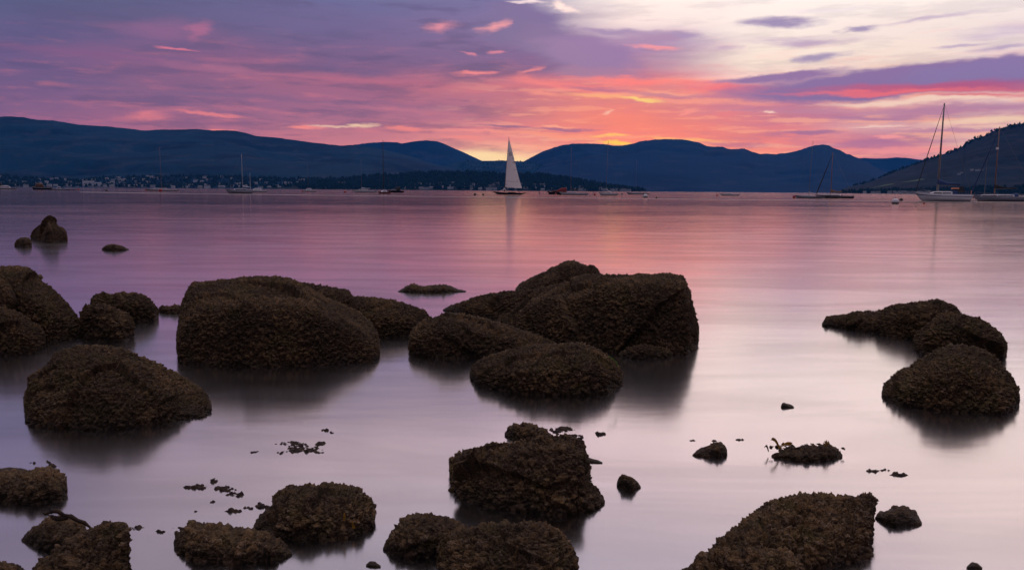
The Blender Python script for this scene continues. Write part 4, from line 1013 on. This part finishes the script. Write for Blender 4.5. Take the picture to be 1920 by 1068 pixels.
# -- big white cruiser on the right
b = Boat('moored_yacht', 1718, 1816, 377.5, 'large white yacht with blue sail cover and blue hood moored on the right', 'sailing yacht', yaw=.12)
b.hull(HWH, B=3.3, fb=(.185, .135, .125), obow=.15, ost=.05, tran=.8, stripe=STR)
b.cabin(b.x(1742), b.x(1782), .62, .62, slope=.9)
b.mast(1757.5, 198, r=.19, rake=b.x(1759) - b.x(1757.5)); b.stays(furl=.10, fx=b.x(1721), fm=DKC, top=.985)
b.boom(1794, 344, h=.75, hump=1.9, px0=1756)
b.hood(b.x(1777), b.x(1790), 1.15); b.part('cockpit_cushion', box((b.x(1786), -.4, b.fb[1] + 1.25), (1.5, .9, .28), .8), ORB, label='pale orange roll lying on the hood')
b.part('cockpit_tent', box((b.x(1796), 0, b.fb[1] + 1.0), (1.3, 1.6, 1.2), .7), DKC)
b.rail(); b.part('anchor_roller', box((-b.L / 2 - .1, 0, b.fb[0] + .05), (.5, .15, .12)), ALU)
lb = b.part('lifebuoy', tube([(b.x(1812) + .0, -.9 + .28 * math.cos(t), b.fb[2] + .55 + .28 * math.sin(t)) for t in np.linspace(0, 6.283, 13)], .07, 6, False), ORB)
# -- its neighbour, cut by the right edge of the photo
b = Boat('moored_yacht', 1828, 1936, 377.3, 'grey white ketch with dark blue covers cut by the right edge of the photo', 'sailing yacht', yaw=.08)
b.hull(HGR, B=3.1, fb=(.120, .080, .085), obow=.12, ost=.08, tran=.6)
b.cabin(b.x(1842), b.x(1898), .5, .6)
b.mast(1866, 240, r=.11, m_=WOOD); b.stays(furl=.16, fx=b.x(1828), fm=BLC, top=.97)
b.boom(1902, 352, h=.5, m_=DKC, hump=2.2, px0=1865)
b.hood(b.x(1889), b.x(1904), .8); b.part('mizzen_mast', tube([(b.x(1850), 0, b.fb[1] + .4), (b.x(1850), 0, b.z(300))], [.07, .045], 6), ALU)
b.part('radar_dome', tube([(b.x(1865), -.2, b.z(282)), (b.x(1865), -.2, b.z(278))], [.28, .28], 10), HWH)
b.rail()
# -- yachts between
b = Boat('moored_yacht', 1530, 1598, 371.3, 'dark hulled yacht with furled foresail moored in front of the peaked mountain', 'sailing yacht', yaw=-.1)
b.hull(HDK, B=2.6, fb=(.085, .065, .062), obow=.10, ost=.01, tran=.8, stripe=HWH)
b.cabin(b.x(1544), b.x(1575), .42, .6); b.mast(1557.5, 287, r=.10, m_=WOOD); b.stays(furl=.17, fx=b.x(1532), top=.97); b.boom(1578, 359, h=.42, m_=TAN, hump=2.0)
b = Boat('moored_yacht', 1490, 1547, 371.5, 'pale low yacht with a bare mast lying bow to stern with the dark hulled one', 'sailing yacht', yaw=.1)
b.hull(HGR, B=2.2, fb=(.10, .065, .06), obow=.12, ost=.18, tran=.4); b.cabin(b.x(1504), b.x(1522), .3, .5); b.mast(1516, 266, r=.045, rake=b.x(1519) - b.x(1516)); b.stays(r=.012)
b.part('boom', tube([(b.mx, 0, b.z(360)), (b.x(1530), 0, b.z(364))], .06, 6), DKW)
b = Boat('moored_yacht', 1048, 1105, 365.6, 'long white yacht with a reddish mast right of the sailing yacht, beside a dark boat', 'sailing yacht')
b.hull(HWH, B=2.6, fb=(.105, .075, .055), obow=.12, ost=.10, tran=.5); b.cabin(b.x(1062), b.x(1082), .35, .5); b.mast(1070, 278, r=.05, m_=WOOD); b.stays(r=.012); b.boom(1086, 355, h=.35, m_=DKC)
b = Boat('moored_yacht', 1122, 1160, 366.6, 'short white yacht with a tall thin mast and a slanting pale boom', 'sailing yacht', flip=False)
b.hull(HWH, B=2.2, fb=(.17, .13, .10), obow=.13, ost=.10, tran=.6); b.cabin(b.x(1132), b.x(1146), .3, .5); b.mast(1136, 266, r=.05, m_=ALU, rake=b.x(1138.5) - b.x(1136)); b.stays(r=.010)
b.part('boom', tube([(b.x(1137), 0, b.z(355.5)), (b.x(1147), 0, b.z(360))], .09, 6), HWH)
b = Boat('moored_yacht', 1174, 1219, 364.6, 'slim low grey yacht behind the white mooring buoy', 'sailing yacht')
b.hull(HGR, B=2.0, fb=(.085, .065, .05), obow=.12, ost=.16, tran=.4); b.cabin(b.x(1186), b.x(1200), .25, .5); b.mast(1192, 300, r=.035); b.stays(r=.010)
b = Boat('moored_yacht', 1350, 1386, 367.0, 'tiny white boat without a mast alone below the middle of the blue mountain', 'boat')
b.hull(HWH, B=1.9, fb=(.12, .09, .09), obow=.10, ost=.05, tran=.7); b.cabin(b.x(1360), b.x(1373), .4, .55)
b = Boat('moored_yacht', 660, 708, 361.2, 'white yacht with a grey canopy left of the dark-masted red boat', 'sailing yacht')
b.hull(HWH, B=2.6, fb=(.125, .095, .07), obow=.13, ost=.12, tran=.5); b.cabin(b.x(672), b.x(690), .5, .55); b.mast(678, 300, r=.035, m_=WOOD); b.stays(r=.010); b.boom(694, 353, h=.35, m_=HGR)
b = Boat('moored_yacht', 275, 336, 356.3, 'white yacht with dark sail cover before the far town, red buoys at its bow', 'sailing yacht', D=390)
b.hull(HWH, B=3.2, fb=(.060, .055, .05), obow=.14, ost=.08, tran=.6); b.cabin(b.x(288), b.x(312), .5, .5); b.mast(303, 276, r=.06, m_=WOOD); b.stays(r=.012, back=True); b.boom(312, 348.5, h=.5, m_=DKC, hump=1.7)
b = Boat('ketch', 424, 474, 362.6, 'grey hulled ketch with two thin masts left of the small white motor boat', 'sailing yacht', yaw=.2)
b.hull(HGR, B=3.0, fb=(.15, .115, .10), obow=.13, ost=.08, tran=.6); b.cabin(b.x(438), b.x(462), .6, .55, HGR); b.mast(455, 290, r=.07, m_=HGR); b.stays(r=.014); b.boom(468, 350, h=.5, m_=HGR)
b.part('mizzen_mast', tube([(b.x(469), 0, b.fb[1]), (b.x(469), 0, b.z(324))], [.09, .05], 6), HGR)
b = Boat('motor_cruiser', 462, 500, 360.6, 'grey white motor boat overlapping the stern of the ketch', 'motor boat', D=330)
b.hull(HWH, B=2.5, fb=(.13, .11, .10), obow=.12, ost=.0, tran=.9, boot=True); b.cabin(b.x(474), b.x(490), .8, .6)
b = Boat('red_sailboat', 709, 731, 362.4, 'small dark red sailing boat with a thick dark mast against the hills', 'sailing boat', D=300, yaw=.5)
b.hull(HRD, B=2.0, fb=(.17, .14, .13), obow=.12, ost=.03, tran=.8); b.cabin(b.x(714), b.x(724), .7, .6); b.mast(719, 264, r=.11, m_=DKC); b.stays(r=.015)
b = Boat('motor_cruiser', 727, 757, 359.2, 'black motor boat with a rounded dark canopy right of the dark red boat', 'motor boat', D=420)
b.hull(HDK, B=2.6, fb=(.14, .12, .11), obow=.08, ost=.0, tran=.9); b.hood(b.x(738), b.x(750), 2.0, DKC, 'canopy'); b.cabin(b.x(733), b.x(743), .7, .6, HGR)
b = Boat('motor_cruiser', 567, 592, 358.4, 'small bright white motor boat with a short mast beside a red buoy', 'motor boat', D=420)
b.hull(HWH, B=2.4, fb=(.17, .14, .13), obow=.10, ost=.0, tran=.9); b.cabin(b.x(573), b.x(584), .9, .6); b.mast(578, 308, r=.035, m_=WOOD, spread=False)
b = Boat('motor_cruiser', 62, 96, 355.0, 'dark motor boat with a white stripe and brown wheelhouse before the far town', 'motor boat', D=440)
b.hull(HDK, B=3.0, fb=(.22, .15, .14), obow=.08, ost=.0, tran=.9, stripe=HWH, boot=False); b.cabin(b.x(67), b.x(82), 2.0, .7, TEAK, slope=.2)
b.part('handrail', tube([(b.x(84), 0, b.fb[1]), (b.x(87), 0, b.fb[1] + 1.4)], .05, 5), ALU)
b = Boat('motor_cruiser', -14, 29, 353.0, 'white motor boat with a dark canopy cut by the left edge of the photo', 'motor boat', D=480, flip=True)
b.hull(HGR, B=3.4, fb=(.07, .065, .06), obow=.08, ost=.0, tran=.9); b.cabin(b.x(19), b.x(-4), 1.5, .6, HWH) if False else b.cabin(b.x(19), b.x(2), 1.3, .6, HWH); b.hood(b.x(7), b.x(-3), 3.2, DKC, 'canopy')
b = Boat('launch', 98, 122, 356.0, 'pale launch with a low grey cabin right of the brown wheelhouse boat', 'motor boat', D=400)
b.hull(HGR, B=2.2, fb=(.13, .10, .09), obow=.12, ost=.02, tran=.8); b.cabin(b.x(105), b.x(114), 1.2, .6, HGR)
for x0, x1, lab in ((122, 132, 'dark rowing dinghy just right of the pale launch'), (134, 143, 'smaller dark dinghy farthest right behind the launch')):
    b = Boat('dinghy', x0, x1, 355.2, lab, 'dinghy', D=400); b.hull(HDK, B=1.1, fb=(.17, .13, .13), obow=.10, ost=.0, tran=.9, boot=False); b.part('thwart', box((0, 0, b.fb[1] * .9), (.25, .9, .05)), TEAK)
b = Boat('motor_cruiser', 1026, 1064, 361.8, 'dark boat with a red canopy half hidden behind the long white yacht', 'motor boat', D=350)
b.hull(HDK, B=2.8, fb=(.15, .11, .10), obow=.10, ost=.0, tran=.9); b.hood(b.x(1044), b.x(1062), 1.9, RDC, 'canopy'); b.cabin(b.x(1034), b.x(1046), .8, .6, HRD)

# ------------------------------------------------------------------ mooring buoys
def buoy(px, py, wpx, m_, label, h=1.0, hgt=.62, group='mooring buoys', D=None):
    g = G(px, py) if D is None else PY(px, py, D); r = wpx / 2 / FPX * float(g[1])
    o = empty('mooring_buoy', (g[0], g[1], 0)); tag(o, label, 'buoy', group)
    P = []
    for i in range(9):
        a = -math.pi / 2 + math.pi * i / 8; P.append([(r * math.cos(a) * math.cos(t), r * math.cos(a) * math.sin(t), r * hgt + r * math.sin(a)) for t in np.linspace(0, 2 * math.pi, 15)])
    link('float', grid_mesh('float', np.array(P), material=m_), o)
    v = join(tube([(0, 0, r * hgt + r * .95), (0, 0, r * hgt + r * 1.12)], r * .12, 6), tube([(r * .2 * math.cos(t), 0, r * hgt + r * 1.25 + r * .16 * math.sin(t)) for t in np.linspace(0, 6.283, 9)], r * .05, 4, False))
    me = new_mesh('lifting_ring', v[0], v[1], ALU); link('lifting_ring', me, o)
    if wpx > 8:
        q = join(tube([(0, 0, -.1 * r), (0, 0, r * .42)], [r * .98, r * 1.015], 18)); link('waterline_band', new_mesh('waterline_band', q[0], q[1], BDK), o)
buoy(1678.5, 382, 12.5, BWT, 'largest white mooring buoy with a dark lower half left of the big white yacht')
buoy(1210, 370.5, 8.4, BWT, 'round white mooring buoy in front of the slim grey yacht')
buoy(1689.5, 376.5, 6.5, BDK, 'dark buoy just behind the largest white buoy')
buoy(1732.5, 382.3, 4.2, BRD, 'small rusty buoy under the bow of the big white yacht')
buoy(1825, 371, 3.6, BRD, 'tiny red buoy between the two yachts at the right edge')
buoy(1231, 371.8, 4.0, BDK, 'tiny dark buoy right of the round white one')
buoy(1166, 364.8, 3.4, BDK, 'tiny dark buoy between the short white yacht and the slim grey one')
buoy(1115, 366, 4.6, BRD, 'dark red buoy touching the bow of the short white yacht')
buoy(1042, 364.6, 3.4, BRD, 'small buoy under the dark boat with the red canopy')
buoy(1011, 362.4, 3.0, BDK, 'tiny dark buoy between the sailing yacht and the dark red canopied boat')
buoy(890.5, 366.2, 5.2, BDK, 'larger of the two dark buoys left of the sailing yacht')
buoy(906, 366.4, 4.0, BDK, 'smaller of the two dark buoys, next to the bow of the sailing yacht')
buoy(1344.5, 367.2, 4.0, BRD, 'red buoy at the bow of the lone tiny white boat')
buoy(1489, 371, 5.6, BRD, 'dark red buoy at the bow of the pale low yacht')
buoy(647, 361, 4.6, BRD, 'red buoy alone left of the white yacht with the grey canopy')
buoy(568, 359.6, 4.8, BRD, 'red buoy at the bow of the small bright motor boat')
buoy(577, 360.6, 2.6, BRD, 'tiny red buoy under the small bright motor boat')
buoy(274, 355.6, 3.6, BRD, 'left one of the red buoys by the yacht before the far town', D=410)
buoy(282, 356.2, 4.6, BRD, 'middle one of the red buoys by the yacht before the far town', D=400)
buoy(301, 359, 6.2, BRD, 'nearest and largest red buoy by the yacht before the far town')
buoy(200, 357.6, 4.6, BDK, 'dark buoy alone in the water before the left part of the town', D=330)
buoy(147, 354, 3.4, BRD, 'small red buoy right of the dark dinghies', D=430)

# thin pale line lying across the water, patchy in opacity
fm = bpy.data.materials.new('pale_line'); fm.use_nodes = True; T = NT(fm.node_tree); bs = T.n['Principled BSDF']
bs.inputs['Base Color'].default_value = (.85, .82, .84, 1); bs.inputs['Roughness'].default_value = .9
g = T.node('ShaderNodeNewGeometry').outputs['Position']; T.l.new(T.mr(T.noise(T.vm('MULTIPLY', g, (.05, .3, 1)), 1, 4, .6), .35, .65, .25, .6), bs.inputs['Alpha'])
q = [(150, 360.2), (300, 362.6), (460, 364.6), (640, 366.8), (760, 368.0), (880, 369.4), (1010, 370.8), (1130, 372), (1320, 373.6), (1600, 376.4), (1930, 379.6)]
P = []
for px in np.linspace(150, 1930, 120):
    py = np.interp(px, [a for a, _ in q], [c for _, c in q]); w_ = .32
    a, c = G(px, py - w_), G(px, py + w_); a[2] = c[2] = .03; P.append([c, a])
tag(link('pale_streak', grid_mesh('pale_streak', np.array(P), material=fm)), 'thin pale line running across the water', None, None, 'structure')

# ------------------------------------------------------------------ the air
hz = bpy.data.materials.new('haze'); hz.use_nodes = True; T = NT(hz.node_tree); T.n.clear()
pv = T.node('ShaderNodeVolumePrincipled'); pv.inputs['Color'].default_value = (.03, .32, .98, 1); pv.inputs['Density'].default_value = 4.5e-5; pv.inputs['Anisotropy'].default_value = 0.0
o_ = T.node('ShaderNodeOutputMaterial'); T.l.new(pv.outputs[0], o_.inputs['Volume'])
vf = box((0, 5200, 590), (19000, 10600, 1210)); ho = link('haze', new_mesh('haze', vf[0], vf[1], hz)); tag(ho, 'faint blue evening haze over the loch', None, None, 'stuff')
